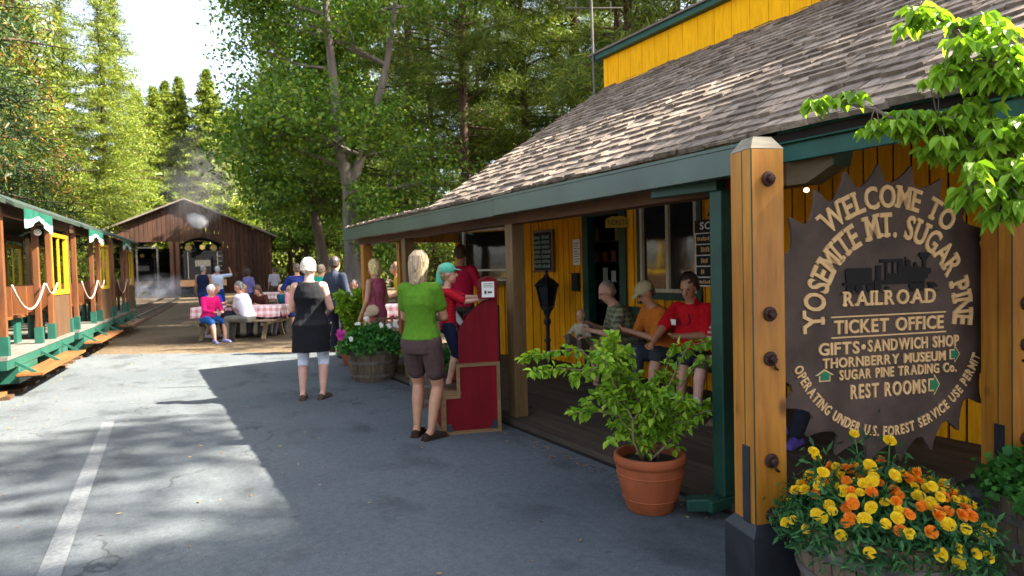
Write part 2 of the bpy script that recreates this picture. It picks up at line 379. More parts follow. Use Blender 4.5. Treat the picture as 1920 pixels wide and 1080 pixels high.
# front wall: single boards over a dark backing
def boards(mb, p0, p1, z0, z1, wd=0.135, th=0.02, cut=[], jit=0.015, side=-1):
    p0, p1 = Vector((*p0, 0)), Vector((*p1, 0)); dr = p1-p0; Ln = dr.length; dr.normalize()
    nr = Vector((dr.y, -dr.x, 0))*side; s = 0
    while s < Ln-0.01:
        e = min(s+wd+random.uniform(-jit, jit), Ln)
        mid = (s+e)/2; zz = [(z0, z1)]
        for (a, b, za, zb) in cut:
            if a < mid < b: zz = [(z0, za), (zb, z1)]
        for za, zb in zz:
            if zb-za > .02:
                c = p0+dr*mid+nr*random.uniform(0, .003); mb.box((c.x, c.y, (za+zb)/2), (e-s-.019, th, zb-za), rz=math.atan2(dr.y, dr.x))
        s = e
wl = MB(); boards(wl, (WX, -2.2), (WX, 6.60), DZ, 3.58, cut=[(7.53, 8.45, 1.17, 2.25)])
boards(wl, (WX, 7.42), (WX, 8.62), DZ, 2.62)
boards(wl, (WX, 8.62), (4.72, 10.15), DZ, 2.62, wd=.14, cut=[(0.55, 1.52, 1.30, 2.08)])
boards(wl, (4.72, 10.15), (9.0, 10.15), DZ, 2.5)
W(wl, 'wall', 'yellow')
bk = MB().b2(WX+.02, WX+.06, -2.2, 5.33, 0, 1.17).b2(WX+.02, WX+.06, 6.25, 6.6, 0, 2.64).b2(WX+.02, WX+.06, -2.2, 5.33, 1.17, 3.6).b2(WX+.02, WX+.06, 5.33, 6.25, 2.25, 3.02).b2(WX+.02, WX+.06, 5.33, 6.25, 0, 1.17)
bk.b2(WX+.02, WX+.06, 7.42, 8.62, 0, 2.64).b2(WX+.07, 9.0, -2.2, -2.15, 0, 3.6)
dv = Vector((4.72-WX, 10.15-8.62, 0)); ang = math.atan2(dv.y, dv.x); Lw = dv.length; dn = dv.normalized(); nb = Vector((dn.y, -dn.x, 0))*1
for s0, s1, za, zb in ((0, .5, 0, 2.6), (1.56, Lw, 0, 2.6), (.5, 1.56, 0, 1.28), (.5, 1.56, 2.1, 2.6)):
    c = Vector((WX, 8.62, 0))+dn*(s0+s1)/2+nb*.04; bk.box((c.x, c.y, (za+zb)/2), (s1-s0, .04, zb-za), rz=ang)
# near-black sheets painting in the shade of the room behind door and windows
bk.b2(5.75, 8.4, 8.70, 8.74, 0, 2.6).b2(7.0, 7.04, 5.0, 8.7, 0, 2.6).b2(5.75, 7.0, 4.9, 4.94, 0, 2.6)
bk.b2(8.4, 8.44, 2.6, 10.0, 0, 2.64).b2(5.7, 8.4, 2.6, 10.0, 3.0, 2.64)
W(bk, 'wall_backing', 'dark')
# main door: green frame, dark opening
df = MB().b2(WX-.04, WX+.10, 7.33, 7.46, DZ, 2.25).b2(WX-.04, WX+.10, 6.53, 6.66, DZ, 2.25).b2(WX-.035, WX+.09, 6.66, 7.33, 2.15, 2.25)
dr = W(df, 'doorway', 'green', bevel=.004)
# main window
wf = MB()
for yy in (5.335, 5.78, 6.235): wf.b2(WX-.035, WX+.03, yy-.02, yy+.02, 1.19, 2.24)
wf.b2(WX-.034, WX+.03, 5.315, 6.255, 1.15, 1.19).b2(WX-.034, WX+.03, 5.315, 6.255, 2.24, 2.28)
wo = W(wf, 'window', 'tan')
pn = MB().b2(WX+.005, WX+.012, 5.355, 6.215, 1.19, 2.24).build('pane', 'glass', wo); pn.location = (-3, -2.2, 0)
gf = MB().b2(WX-.04, WX+.02, 6.26, 6.31, 1.0, 2.4).b2(WX-.04, WX+.02, 5.24, 5.31, 1.0, 2.4).b2(WX-.038, WX+.02, 5.24, 6.31, 1.06, 1.145)
W(gf, 'window_casing', 'green')
# ticket window on the slanted wall
tf = MB(); tg = MB()
def tw(s0, s1, z0, z1, mb, off=-.03, th=.05):
    c = Vector((WX, 8.62, 0))+dn*(s0+s1)/2-nb*(-off); mb.box((c.x, c.y, (z0+z1)/2), (s1-s0, th, z1-z0), rz=ang)
for s0 in (.52, 1.46): tw(s0, s0+.035, 1.30, 2.10, tf)
tw(.52, 1.495, 1.275, 1.30, tf, -.04, .09); tw(.52, 1.495, 2.10, 2.13, tf); tw(.56, 1.46, 1.44, 1.465, tf, -.025)
t2 = W(tf, 'ticket_window', 'white'); tw(.55, 1.47, 1.3, 2.1, tg, 0.0, .008); g2 = tg.build('pane', 'glass', t2); g2.location = (-3, -2.2, 0)
tc = MB(); tw(.40, .50, DZ, 2.6, tc, -.035, .05); tw(1.50, 1.56, DZ, 2.6, tc, -.035, .05); W(tc, 'corner_board', 'green')
sh = MB(); tw(.45, 1.55, 1.22, 1.26, sh, -.12, .22); W(sh, 'counter_shelf', 'postold')

# porch posts and header beam
EX, EZ = 2.90, 2.2            # eave of the shakes
RS = .634                     # pitch of the shakes
TX, TZ = 5.42, 3.80           # foot of the upper yellow wall
YM = 6.90                     # the tall part ends here, beyond it only the low porch roof runs on
for (px, py, mt) in ((3.11, 5.36, 'postold'), (3.11, 8.15, 'postold'), (3.11, 9.95, 'post'), (3.75, 10.12, 'post')):
    W(MB().box((px, py, (DZ+1.92)/2), (.135, .135, 1.92-DZ)), 'porch_post', mt, bevel=.006)
W(MB().b2(3.03, 3.17, 2.32, 10.1, 1.895, 2.10), 'header_beam', 'brown', bevel=.006)
# beam end running out past the corner, cut on the slant
be = MB(); pr = [(2.32, 1.895), (2.20, 1.895), (2.05, 1.97), (2.03, 2.055), (2.32, 2.095)]
be.add([(3.035, y, z) for y, z in pr]+[(3.165, y, z) for y, z in pr], [(0, 1, 2, 3, 4), (9, 8, 7, 6, 5)]+[(i, i+5, (i+1) % 5+5, (i+1) % 5) for i in range(5)])
W(be, 'beam_end', 'beamgrey')
ec = MB().add([(3.03, 2.025, 2.06), (3.17, 2.025, 2.06), (3.17, 2.045, 1.965), (3.03, 2.045, 1.965)]+[(3.03, 2.035, 2.062), (3.17, 2.035, 2.062), (3.17, 2.055, 1.967), (3.03, 2.055, 1.967)], [(0, 1, 2, 3), (7, 6, 5, 4), (0, 4, 5, 1), (1, 5, 6, 2), (2, 6, 7, 3), (3, 7, 4, 0)])
W(ec, 'beam_end_cap', 'green')
# end header at the far side and rear header
W(MB().b2(3.18, 4.8, 10.06, 10.16, 1.93, 2.10), 'end_beam', 'post')
# porch ceiling joists
jo = MB()
for yy in np.arange(2.7, 10.0, 0.62):
    jo.bar((3.2, yy, 2.22 if yy < 6.9 else 2.10), (WX, yy, 3.62 if yy < 6.9 else 2.60), .045, .11)
W(jo, 'rafters', 'brown')
# gutter: open box, green, slightly dipped joints, ends at the corner post
gt = MB(); gx0, gx1 = 2.80, 2.90
for y0, y1, z in ((2.42, 5.2, 2.097), (5.2, 8.0, 2.091), (8.0, 10.1, 2.102)):
    gt.b2(gx0, gx0+.012, y0, y1-.004, z-.135, z+.02)
    gt.b2(gx0+.012, gx1, y0, y1-.004, z-.135, z-.123)
    gt.b2(gx1-.012, gx1, y0, y1-.004, z-.122, z+.02)
    gt.b2(gx0-.006, gx0-.0005, y0, y1-.004, z+.006, z+.026)
W(gt, 'gutter', 'gutter', bevel=.003)
W(MB().b2(2.91, 2.94, 2.38, 10.18, 1.985, 2.14), 'eave_board', 'green')
W(MB().b2(2.868, 2.905, 2.42, 10.15, 2.122, 2.158), 'eave_moss', 'moss')
W(MB().b2(2.80, 2.94, 2.395, 2.415, 1.985, 2.14), 'gutter_end_cap', 'fascia')
W(MB().b2(2.935, 2.975, -1.5, 2.30, 2.10, 2.19).b2(2.965, 3.0, -1.5, 2.30, 2.01, 2.098), 'fascia', 'fascia', bevel=.003)
# downspout with its elbows
W(MB().b2(2.93, 3.02, 2.68, 2.77, .12, 1.91).b2(2.82, 3.025, 2.675, 2.775, .05, .119), 'downspout', 'green', bevel=.008)
o = W(MB().bar((2.97, 2.72, 1.94), (2.90, 3.20, 1.94), .075, .06), 'downspout_offset', 'green', bevel=.006)
W(MB().bar((2.86, 2.74, .09), (2.76, 2.82, .08), .10, .075), 'downspout_elbow', 'green', bevel=.01)

# shake roof: every course of split shakes is real, on a solid sheathing
sm = MB()
def plane(x0, z0, x1, z1, y0, y1):
    sm.add([(x0, y0, z0), (x1, y0, z1), (x1, y1, z1), (x0, y1, z0), (x0, y0, z0-.04), (x1, y0, z1-.04), (x1, y1, z1-.04), (x0, y1, z0-.04)], [(3, 2, 1, 0), (4, 5, 6, 7), (0, 1, 5, 4), (1, 2, 6, 5), (2, 3, 7, 6), (3, 0, 4, 7)])
ry0, ry1 = -2.2, 10.2
plane(EX+.03, EZ-.05, TX+.2, TZ+.05, ry0, YM-.02); plane(EX+.03, EZ-.05, 6.0, EZ-.05+.215*(6.0-EX), YM-.02, ry1)
W(sm, 'roof_sheathing', 'dark')
sk = MB()
def course(px, pz, ux, uz, length, y0, y1, nx, nz, k):
    y = y0+random.uniform(-.1, 0)
    while y < y1:
        wd = random.choice((.09, .12, .15, .18, .21))*random.uniform(.85, 1.15)
        th = random.uniform(.012, .026); j = random.uniform(-.022, .018); lf = random.uniform(0, .010)
        wob = 0.012*math.sin(y*1.3+k)+0.008*math.sin(y*3.1+k*2)
        s0 = j+wob*0.5; s1 = length
        ax, az = px+ux*s0, pz+uz*s0; bx, bz = px+ux*s1, pz+uz*s1
        h = th+lf; g = .004; tw_ = random.uniform(-.004, .004)
        ye = min(y+wd, y1)
        if ye-y > .03:
            sk.add([(ax+nx*(.002), y+g, az+nz*.002), (ax+nx*.002, ye-g, az+nz*.002), (ax+nx*(h+tw_+.004), ye-g, az+nz*(h+tw_+.004)), (ax+nx*(h+.004-tw_), y+g, az+nz*(h+.004-tw_)),
                    (bx, y+g, bz), (bx, ye-g, bz), (bx+nx*.006, ye-g, bz+nz*.006), (bx+nx*.006, y+g, bz+nz*.006)],
                   [(0, 3, 2, 1), (3, 7, 6, 2), (0, 4, 7, 3), (1, 2, 6, 5), (4, 5, 6, 7)])
        y += wd
def slope(x0, z0, x1, z1, y0, y1, expo=.165):
    Ls = math.hypot(x1-x0, z1-z0); ux, uz = (x1-x0)/Ls, (z1-z0)/Ls; n = int(Ls/expo)
    for k in range(n+1):
        s = k*Ls/n if k < n else Ls-.02
        course(x0+ux*s, z0+uz*s-.012, ux, uz, expo*1.45 if k < n-1 else expo, y0, y1, -uz, ux, k)
slope(EX-.03, EZ-.03, TX, TZ, ry0, YM, .128); slope(EX-.03, EZ-.02, 6.0, EZ+.215*(6.0-EX), YM, ry1, .128)
course(EX-.035, EZ-.052, math.cos(.56), math.sin(.56), .25, ry0, YM, -math.sin(.56), math.cos(.56), 3)
course(EX-.035, EZ-.040, math.cos(.21), math.sin(.21), .25, YM, ry1, -math.sin(.21), math.cos(.21), 5)
W(sk, 'roof', 'shake')
# upper wall with green cap
uw = MB(); y = -2.2
while y < YM-.02:
    wd = .225+random.uniform(-.01, .01); e = min(y+wd, YM-.02); uw.b2(TX-.02, TX+.02, y+.003, e-.003, TZ-.06, 4.17); y = e
W(uw, 'upper_wall', 'yellow_skylit'); W(MB().b2(TX+.025, TX+.05, -2.2, YM-.03, 2.9, 4.16), 'upper_backing', 'dark')
W(MB().b2(TX-.10, TX+.35, -2.3, YM+.14, 4.175, 4.235), 'upper_cap', 'fascia')
cr = MB(); u0, u1, v0, v1 = 4.24, 4.75, 4.262, 4.775
cr.add([(TX-.13, -2.3, u0), (TX-.13, YM+.18, u0), (TX+3, YM+.18, u1), (TX+3, -2.3, u1), (TX-.13, -2.3, v0), (TX-.13, YM+.18, v0), (TX+3, YM+.18, v1), (TX+3, -2.3, v1)], [(3, 2, 1, 0), (4, 7, 6, 5), (0, 4, 5, 1), (1, 5, 6, 2), (2, 6, 7, 3), (3, 7, 4, 0)])
W(cr, 'upper_roof', 'roofgrey')
W(MB().b2(TX+.06, TX+3, YM-.08, YM-.02, 2.4, 4.16), 'end_wall', 'yellow_skylit')

# ---------------------------------------------------------------- antenna
an = thing('roof_antenna', 'thin grey aerial mast standing by the far end of the yellow upper wall', 'antenna', (5.33, 6.98, 3.2))
MB().tube([(0, 0, -.3), (-.04, 0, 2.2)], .016, 8).build('mast', 'steel', an)
MB().tube([(-.32, .18, 1.66), (.34, -.19, 1.65)], .010, 6).tube([(-.2, .11, 1.58), (-.2, .11, 1.74)], .006, 6).tube([(.2, -.11, 1.58), (.2, -.11, 1.74)], .006, 6).build('cross_arm', 'steel', an)

# ---------------------------------------------------------------- engine shed
SH = thing('engine_shed', 'dark brown timber engine shed with gable roof and two open bays', 'shed', tuple((CAM+(FW*F+RT*(352-960))*(50/F)).xy)+(0,), rz=R(-6))
# local: x across, y depth ; front at y=0
hw, ez, pz, dp = 6.1, 4.45, 7.15, 26
def gz(x): return ez+(pz-ez)*(1-abs(x)/hw)
sb = MB(); x = -hw
while x < hw:
    e = min(x+.3, hw); mid = (x+e)/2
    bay = (-5.0 < mid < -1.15) or (-.55 < mid < 2.3)
    sb.add([(x+.012, -.03, 4.0 if bay else 0), (e-.012, -.03, 4.0 if bay else 0), (e-.012, -.03, gz(e)), (x+.012, -.03, gz(x)),
            (x+.012, .03, 4.0 if bay else 0), (e-.012, .03, 4.0 if bay else 0), (e-.012, .03, gz(e)), (x+.012, .03, gz(x))], [(0, 1, 2, 3), (7, 6, 5, 4), (0, 3, 7, 4), (1, 5, 6, 2), (0, 4, 5, 1)]); x = e
for s in (-1, 1):
    y = 0
    while y < dp: sb.b2(s*hw-.03, s*hw+.03, y+.05, y+.34, 0, ez-.1); y += .35
sb.build('wall', 'barn', SH)
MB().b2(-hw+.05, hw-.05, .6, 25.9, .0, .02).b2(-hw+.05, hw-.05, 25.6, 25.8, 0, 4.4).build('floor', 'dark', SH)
MB().add([(-5.0, .05, 3.98), (-1.2, .05, 3.98), (-1.2, .05, 4.6), (-5, .05, 4.6)], [(0, 1, 2, 3)]).b2(-6, 6, .06, .1, 4.0, 4.6).build('lintel', 'barn', SH)
rf = MB()
for s in (-1, 1):
    rf.add([(0, -.5, pz+.03), (s*(hw+.45), -.5, ez-.17), (s*(hw+.45), dp, ez-.17), (0, dp, pz+.03), (0, -.5, pz+.15), (s*(hw+.45), -.5, ez-.03), (s*(hw+.45), dp, ez-.03), (0, dp, pz+.15)],
           [(0, 1, 2, 3), (7, 6, 5, 4), (0, 4, 5, 1), (1, 5, 6, 2), (2, 6, 7, 3)])
rf.build('roof', 'roofgrey', SH)
for x in (-5.0, -1.0, -.6, 2.35):
    MB().b2(x-.12, x+.12, -.12, -.03, 0, 4.0).build('door_post', 'trainred' if abs(x) < 2 else 'barn', SH)
# ---------------------------------------------------------------- trees
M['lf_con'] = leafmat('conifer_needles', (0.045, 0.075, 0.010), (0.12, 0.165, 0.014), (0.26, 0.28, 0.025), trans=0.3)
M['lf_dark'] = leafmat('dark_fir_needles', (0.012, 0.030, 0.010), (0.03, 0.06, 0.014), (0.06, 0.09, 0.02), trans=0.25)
M['lf_pine'] = leafmat('pine_needles', (0.045, 0.080, 0.012), (0.10, 0.155, 0.016), (0.26, 0.29, 0.03), trans=0.3)
M['lf_broad'] = leafmat('cottonwood_leaves', (0.045, 0.110, 0.014), (0.11, 0.21, 0.018), (0.27, 0.34, 0.035), trans=0.4)
M['lf_rust'] = leafmat('dead_rust_needles', (0.20, 0.07, 0.015), (0.40, 0.17, 0.04), (0.50, 0.27, 0.08), trans=0.2)
def trunk_pts(H, lean=0.0, wob=0.15, n=9):
    ph = random.uniform(0, 6)
    return [(lean*H*(i/n)+wob*math.sin(ph+i*.8)*i/n, wob*math.cos(ph+i*.9)*i/n, H*i/n) for i in range(n+1)]
def conifer(name, label, H, z0, Rm, nb, mt, bark, tuft=False, lw=.10, lh=.22, per=7, shape=.85, tr=.28, loc=(0, 0, 0), group=None, dens=1.0, stubs=0, cat='tree'):
    root = thing(name, label, cat, loc, 0, group)
    T = MB(); tp = trunk_pts(H, 0, .12); T.tube(tp, [tr*(1-.93*i/9) for i in range(10)], 9)
    C = []
    for k in range(nb):
        f = (k+random.random())/nb; z = z0+(H-z0)*f; a = random.uniform(0, 2*PI)
        Lb = Rm*(1-f)**shape*random.uniform(.6, 1.12)+.12
        rise = random.uniform(-.25, .15) if not tuft else random.uniform(-.15, .45)
        ca, sa = math.cos(a), math.sin(a); n = max(3, int(Lb*5*dens))
        if tuft or k % 3 == 0: T.tube([(0, 0, z), (ca*Lb*.5, sa*Lb*.5, z+rise*Lb*.6), (ca*Lb, sa*Lb, z+rise*Lb*.7)], [.05, .03, .012], 4, cap=False)
        for i in range(n):
            g = (i+random.random())/n
            if tuft: g = .45+.55*g
            r_ = Lb*g; dz = rise*Lb*min(g, .6)*1.1-.22*Lb*g*g*(0 if tuft else 1)
            m_ = per
            pts = rng.normal(size=(m_, 3))*np.array([.16+.10*Lb*.4, .16+.10*Lb*.4, .10])*(1.25 if tuft else 1)
            pts += np.array([ca*r_, sa*r_, z+dz]); C.append(pts)
    for k in range(stubs):
        z = random.uniform(H*.15, z0); a = random.uniform(0, 6.28); l = random.uniform(.3, 1.4)
        T.tube([(0, 0, z), (math.cos(a)*l, math.sin(a)*l, z+random.uniform(-.2, .3)*l)], [.03, .008], 4, cap=False)
    T.build('trunk', bark, root, smooth=True)
    C = np.concatenate(C); npmesh('crown', leaves(C, lw, lh, 'quad', droop=.15), mt, root)
    return root
class Broad:
    """recursive limbs, leaves in clumps round every twig"""
    def __init__(s): s.T = MB(); s.C = []
    def limb(s, p, d, l, r, depth, spread=.55, up=.12, leafy=2, cl=.34, nl=26, minr=.008):
        p = Vector(p); d = Vector(d).normalized(); pts = [p.copy()]; rad = [r]; n = 5
        for i in range(n):
            d = (d+Vector((random.gauss(0, .10), random.gauss(0, .10), random.gauss(up*.5, .07)))).normalized()
            p = p+d*l/n; pts.append(p.copy()); rad.append(max(minr, r*(1-.45*(i+1)/n)))
            if depth <= leafy: 
                k = nl//2; q = rng.normal(size=(k, 3))*cl*np.array([1, 1, .75])+np.array(p); s.C.append(q)
        s.T.tube(pts, rad, 7 if depth > 1 else 4, cap=False)
        if depth > 0:
            for _ in range(3 if depth > 1 else 3):
                i = random.randint(2, n); v = Vector((random.gauss(0, 1), random.gauss(0, 1), random.gauss(0, .6))).normalized()
                s.limb(pts[i], d+v*spread*random.uniform(.8, 1.4), l*random.uniform(.55, .8), rad[i]*.7, depth-1, spread, up, leafy, cl, nl, minr)
        else: s.C.append(rng.normal(size=(nl, 3))*cl*np.array([1, 1, .7])+np.array(pts[-1]))
    def build(s, root, bark, mt, lw, lh, droop=.3, shape='leaf'):
        s.T.build('trunk', bark, root, smooth=True)
        npmesh('crown', leaves(np.concatenate(s.C), lw, lh, shape, droop=droop), mt, root)

def px_at(px, depth, z=0):
    """ground point under photo column px at a distance straight ahead of the camera"""
    d = FW*F + RT*(px-960) - UP*(510-540); p = CAM + d*(depth/F); return (p.x, p.y, z)
G_L = 'sunlit conifers on the left'; G_R = 'tall pines behind the ticket office'; G_F = 'far trees behind the engine shed'
# --- left-hand conifers
cA = conifer('conifer', 'tall narrow sunlit conifer rising left of the sky gap', 31, 1.0, 6.2, 330, 'lf_con', 'bark_red', group=G_L, loc=px_at(205, 60), per=15, lw=.09, lh=.2)
cB = conifer('conifer', 'broad dark green fir with rust brown patches at the far left edge', 17, 1.2, 3.9, 230, 'lf_con', 'bark_red', group=G_L, loc=px_at(55, 27), per=16, lw=.07, lh=.17)
cC = conifer('conifer', 'pointed bright conifer standing in the middle of the sky gap', 26.5, .5, 6.2, 400, 'lf_con', 'bark_red', group=G_F, loc=px_at(348, 84), per=17, lw=.15, lh=.34, shape=.75)
def con(src, px, depth, label, group, sc=1.0, sz=None):
    return dup(src, px_at(px, depth), random.uniform(0, 6.28), label, group, (sc, sc, sz or sc))
con(cA, 262, 80, 'second sunlit conifer beside the sky gap, lower than its neighbour', G_L, .80)
con(cA, 130, 58, 'tall sunlit conifer between the fir and the narrow conifer', G_L, 1.0)
con(cB, 110, 46, 'bright bushy conifer above the first carriage roof', G_L, 1.0)
con(cB, 165, 58, 'dark bushy conifer above the second carriage roof', G_L, .9, .75)
con(cB, 235, 82, 'low bushy conifer behind the left slope of the shed roof', G_L, 1.0, .8)
con(cA, 232, 70, 'tall conifer crown closing the left side of the sky gap', G_L, 1.12)
con(cA, 20, 40, 'conifer crown rising behind the fir at the left edge', G_L, .95)
con(cC, 300, 88, 'dark conifer just left of the pointed one in the gap', G_F, 1.1, 1.0)
con(cC, 272, 96, 'dark conifer closing the bottom of the sky gap', G_F, 1.2, 1.05)
con(cC, 325, 104, 'dim conifer filling the gap behind the pointed one', G_F, 1.3, 1.2)
con(cC, 402, 84, 'bright wide conifer just right of the pointed one in the gap', G_F, 1.15, 1.03)
con(cC, 440, 90, 'sunlit conifer half hidden by the big cottonwood crown', G_F, 1.15, .9)
con(cB, -60, 22, 'fir whose boughs reach in at the left edge of the photo', G_L, .9)
# near bough of a fir at the upper left corner
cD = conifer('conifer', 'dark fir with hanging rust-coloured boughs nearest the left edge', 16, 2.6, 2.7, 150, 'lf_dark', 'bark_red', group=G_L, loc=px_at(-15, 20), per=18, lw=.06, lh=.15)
ru = []
for k in range(38):
    a = random.uniform(0, 6.28); z = random.uniform(3, 12); r_ = 2.5*(1-(z-2.6)/16)*random.uniform(.7, 1.05)
    ru.append(rng.normal(size=(26, 3))*.2+np.array([math.cos(a)*r_, math.sin(a)*r_, z]))
npmesh('rust_needles', leaves(np.concatenate(ru), .05, .13), 'lf_rust', cD)
ru = []
for k in range(30):
    a = random.uniform(0, 6.28); z = random.uniform(2, 12); r_ = 2.9*(1-(z-1)/17)*random.uniform(.8, 1.1)
    ru.append(rng.normal(size=(22, 3))*.24+np.array([math.cos(a)*r_, math.sin(a)*r_, z]))
npmesh('rust_needles', leaves(np.concatenate(ru), .06, .15), 'lf_rust', cB)
dup(cD, px_at(30, 30), 2.0, 'dark fir behind the carriages, with darker needles than its neighbours', G_L, (1.1, 1.1, 1.05)); dup(cD, px_at(-50, 14), 1.0, 'dark fir boughs hanging in from beyond the left photo edge', G_L, (.9, .9, 1.0))
# --- pines behind the building
pA = conifer('pine', 'straight pine with a bare lower trunk left of the shake roof', 27, 6.5, 2.9, 150, 'lf_pine', 'bark_red', tuft=True, group=G_R, loc=px_at(878, 24), per=34, lw=.035, lh=.22, tr=.20, stubs=40)
pB = conifer('pine', 'slim pine with twiggy crown behind the roof ridge', 24, 4.0, 2.6, 150, 'lf_pine', 'bark_red', tuft=True, group=G_R, loc=px_at(948, 30), per=34, lw=.04, lh=.22, tr=.2, stubs=50)
pines = [(815, 34, 1.0), (760, 40, 1.0), (905, 38, .95), (990, 27, 1.0), (1045, 33, 1.0), (1130, 29, 1.0), (1165, 22, .95),
         (1275, 21, 1.0), (1310, 33, 1.0), (1420, 30, 1.0), (700, 46, 1.0), (735, 55, 1.1), (650, 52, 1.0), (610, 60, 1.1), (545, 58, 1.0), (890, 56, 1.2), (970, 60, 1.2), (1060, 58, 1.2), (1150, 56, 1.2), (505, 66, 1.0), (1500, 26, 1.0), (800, 60, 1.2)]
where = ['near the aerial', 'deep in the wood', 'beside the chimneyless roof end', 'above the roof slope']
for i, (px, dp_, s) in enumerate(pines):
    side = ['left of', 'right of'][i % 2]
    dup([pA, pB][i % 2], px_at(px, dp_), random.uniform(0, 6.28), 'dark slim pine among the others in the wood behind the ticket office', G_R, (s, s, s*random.uniform(.9, 1.1)))
pA['label'] = 'straight pine whose bare trunk drops just left of the shake roof edge'
pB['label'] = 'slim twiggy pine second to the right of the big forked cottonwood'
# --- understory bushes / saplings
def bush(name, label, loc, r, h, n, mt, lw, lh, group=None):
    root = thing(name, label, 'bush', loc, 0, group); T = MB(); C = []
    for k in range(n):
        a = random.uniform(0, 6.28); q = random.uniform(.1, 1)**.6*r; z = random.uniform(.25, 1)*h*(1-.35*(q/r)**2)
        p = (math.cos(a)*q, math.sin(a)*q, z); T.tube([(0, 0, 0), (p[0]*.5, p[1]*.5, z*.6), p], [.03, .015, .006], 4, cap=False)
        C.append(rng.normal(size=(30, 3))*np.array([.22, .22, .16])*r*.55+np.array(p))
    T.build('stems', 'bark', root, smooth=True); npmesh('foliage', leaves(np.concatenate(C), lw, lh, 'leaf', droop=.2), mt, root); return root
b1 = bush('sapling', 'leafy young tree filling the gap under the pines', px_at(775, 36), 2.2, 5.0, 60, 'lf_broad', .14, .22, 'young trees under the pines')
b3 = bush('sapling', 'pale sunlit sapling deep in the wood', px_at(520, 60), 2.6, 4.2, 60, 'lf_con', .14, .24, 'young trees under the pines')
for i, (px, dp_, s, src) in enumerate([(620, 62, 1.2, b3), (690, 58, 1.1, b3), (760, 50, 1.3, b3), (800, 34, .8, b3), (850, 36, .9, b3), (900, 48, 1.3, b3), (960, 38, 1.1, b1), (1030, 42, 1.2, b1), (1100, 38, 1.2, b1), (1180, 38, 1.3, b1), (1260, 34, 1.2, b1), (655, 72, 1.6, b3), (570, 75, 1.8, b3), (490, 72, 1.6, b3), (1000, 60, 1.8, b3), (840, 70, 1.9, b3)]):
    dup(src, px_at(px, dp_), random.uniform(0, 6), 'leafy young tree filling the gap under the pines' if src is b1 else 'pale sunlit sapling deep in the wood', 'young trees under the pines', (s, s, s*1.1))
# far wood closing the view
fw = []
for i in range(2300):
    a = R(random.uniform(-18, 76)); d_ = random.uniform(85, 125); h = random.uniform(0, 17)*random.uniform(.4, 1)
    if a < R(9): h *= .8
    fw.append(rng.normal(size=(14, 3))*np.array([1.5, 1.5, 1.2])+np.array([math.sin(a)*d_, math.cos(a)*d_, h+1]))
wood_far = npmesh('distant_wood', leaves(np.concatenate(fw), .5, .9, 'quad'), 'lf_con'); tag(wood_far, 'distant green wood closing the view behind all the trunks', 'wood', kind='stuff')
# --- the big forked cottonwood
ct = thing('cottonwood', 'big forked pale-barked cottonwood with glossy green leaves beside the porch end', 'tree', px_at(662, 20))
B = Broad()
fx, fy = RT.x, RT.y
B.T.tube([(0, 0, 0), (.02, 0, 1.5), (-.02, .03, 3.0), (0, 0, 4.2)], [.34, .27, .235, .24], 12, cap=False)
def vec(r_, f_, z): return Vector((fx*r_+FW.x*f_, fy*r_+FW.y*f_, z))
L1 = [vec(-.02, 0, 4.0), vec(-.30, 0, 5.4), vec(-.42, .1, 7.2), vec(-.55, 0, 9.2), vec(-.5, .1, 12), vec(-.4, 0, 15)]
L2 = [vec(.02, 0, 4.0), vec(.35, .1, 5.0), vec(.75, .3, 6.3), vec(1.15, .4, 7.8), vec(1.45, .5, 9.6), vec(1.7, .6, 13)]
B.T.tube(L1, [.22, .165, .14, .11, .08, .04], 10, cap=False); B.T.tube(L2, [.20, .14, .12, .10, .07, .04], 10, cap=False)
for src, lo in ((L1, 1), (L2, 1)):
    for k in range(11):
        i = random.randint(lo, 5); p = src[i]; a = random.uniform(0, 6.28)
        B.limb(p, (math.cos(a), math.sin(a), random.uniform(-.1, .5)), random.uniform(1.5, 2.6), .06, 2, .6, .05, 1, .30, 28)
for r0, z0_ in ((-2.2, 6.0), (-1.4, 5.2), (1.3, 3.6), (.9, 2.9), (-3.2, 6.6), (1.9, 4.4), (-2.6, 8.2), (1.2, 2.6)):
    B.limb(vec(r0*.15, 0, z0_-.6), vec(r0, random.uniform(-.8, .8), .6), abs(r0)*.75+.5, .05, 2, .6, -.02, 2, .30, 26)
for k in range(6):
    p = (L1 if k % 2 else L2)[random.randint(3, 4)]; B.limb(p+Vector((0, 0, random.uniform(-.5, 1.2))), vec(random.uniform(-.8, .8), random.uniform(-1.3, -.4), random.uniform(-.2, .3)), random.uniform(.8, 1.5), .03, 1, .6, .0, 1, .26, 30)
B.build(ct, 'bark_grey', 'lf_broad', .085, .13)
ct2 = thing('cottonwood', 'cottonwood with a darker leaning trunk left of the big forked one', 'tree', px_at(612, 31))
B = Broad(); B.T.tube([(0, 0, 0), vec(-.1, 0, 2), vec(-.5, 0, 4.5), vec(-.3, 0, 8), vec(0, 0, 13)], [.30, .25, .20, .14, .05], 10, cap=False)
for k in range(40):
    z = random.uniform(4.3, 12.5); a = random.uniform(0, 6.28)
    B.limb(vec(-.35, 0, z), (math.cos(a), math.sin(a), random.uniform(-.1, .35)), random.uniform(1.6, 2.9)*(1.25-z/18), .06, 2, .6, .02, 2, .42, 24)
B.build(ct2, 'bark', 'lf_broad', .13, .20)
dup(ct2, px_at(572, 60), 2.2, 'cottonwood whose leafy crown hangs over the right slope of the engine shed', None, (1.05, 1.05, .8))
dup(ct2, px_at(650, 50), 4.0, 'round cottonwood crown reaching into the sky gap from the right', None, (.95, .95, 1.15))
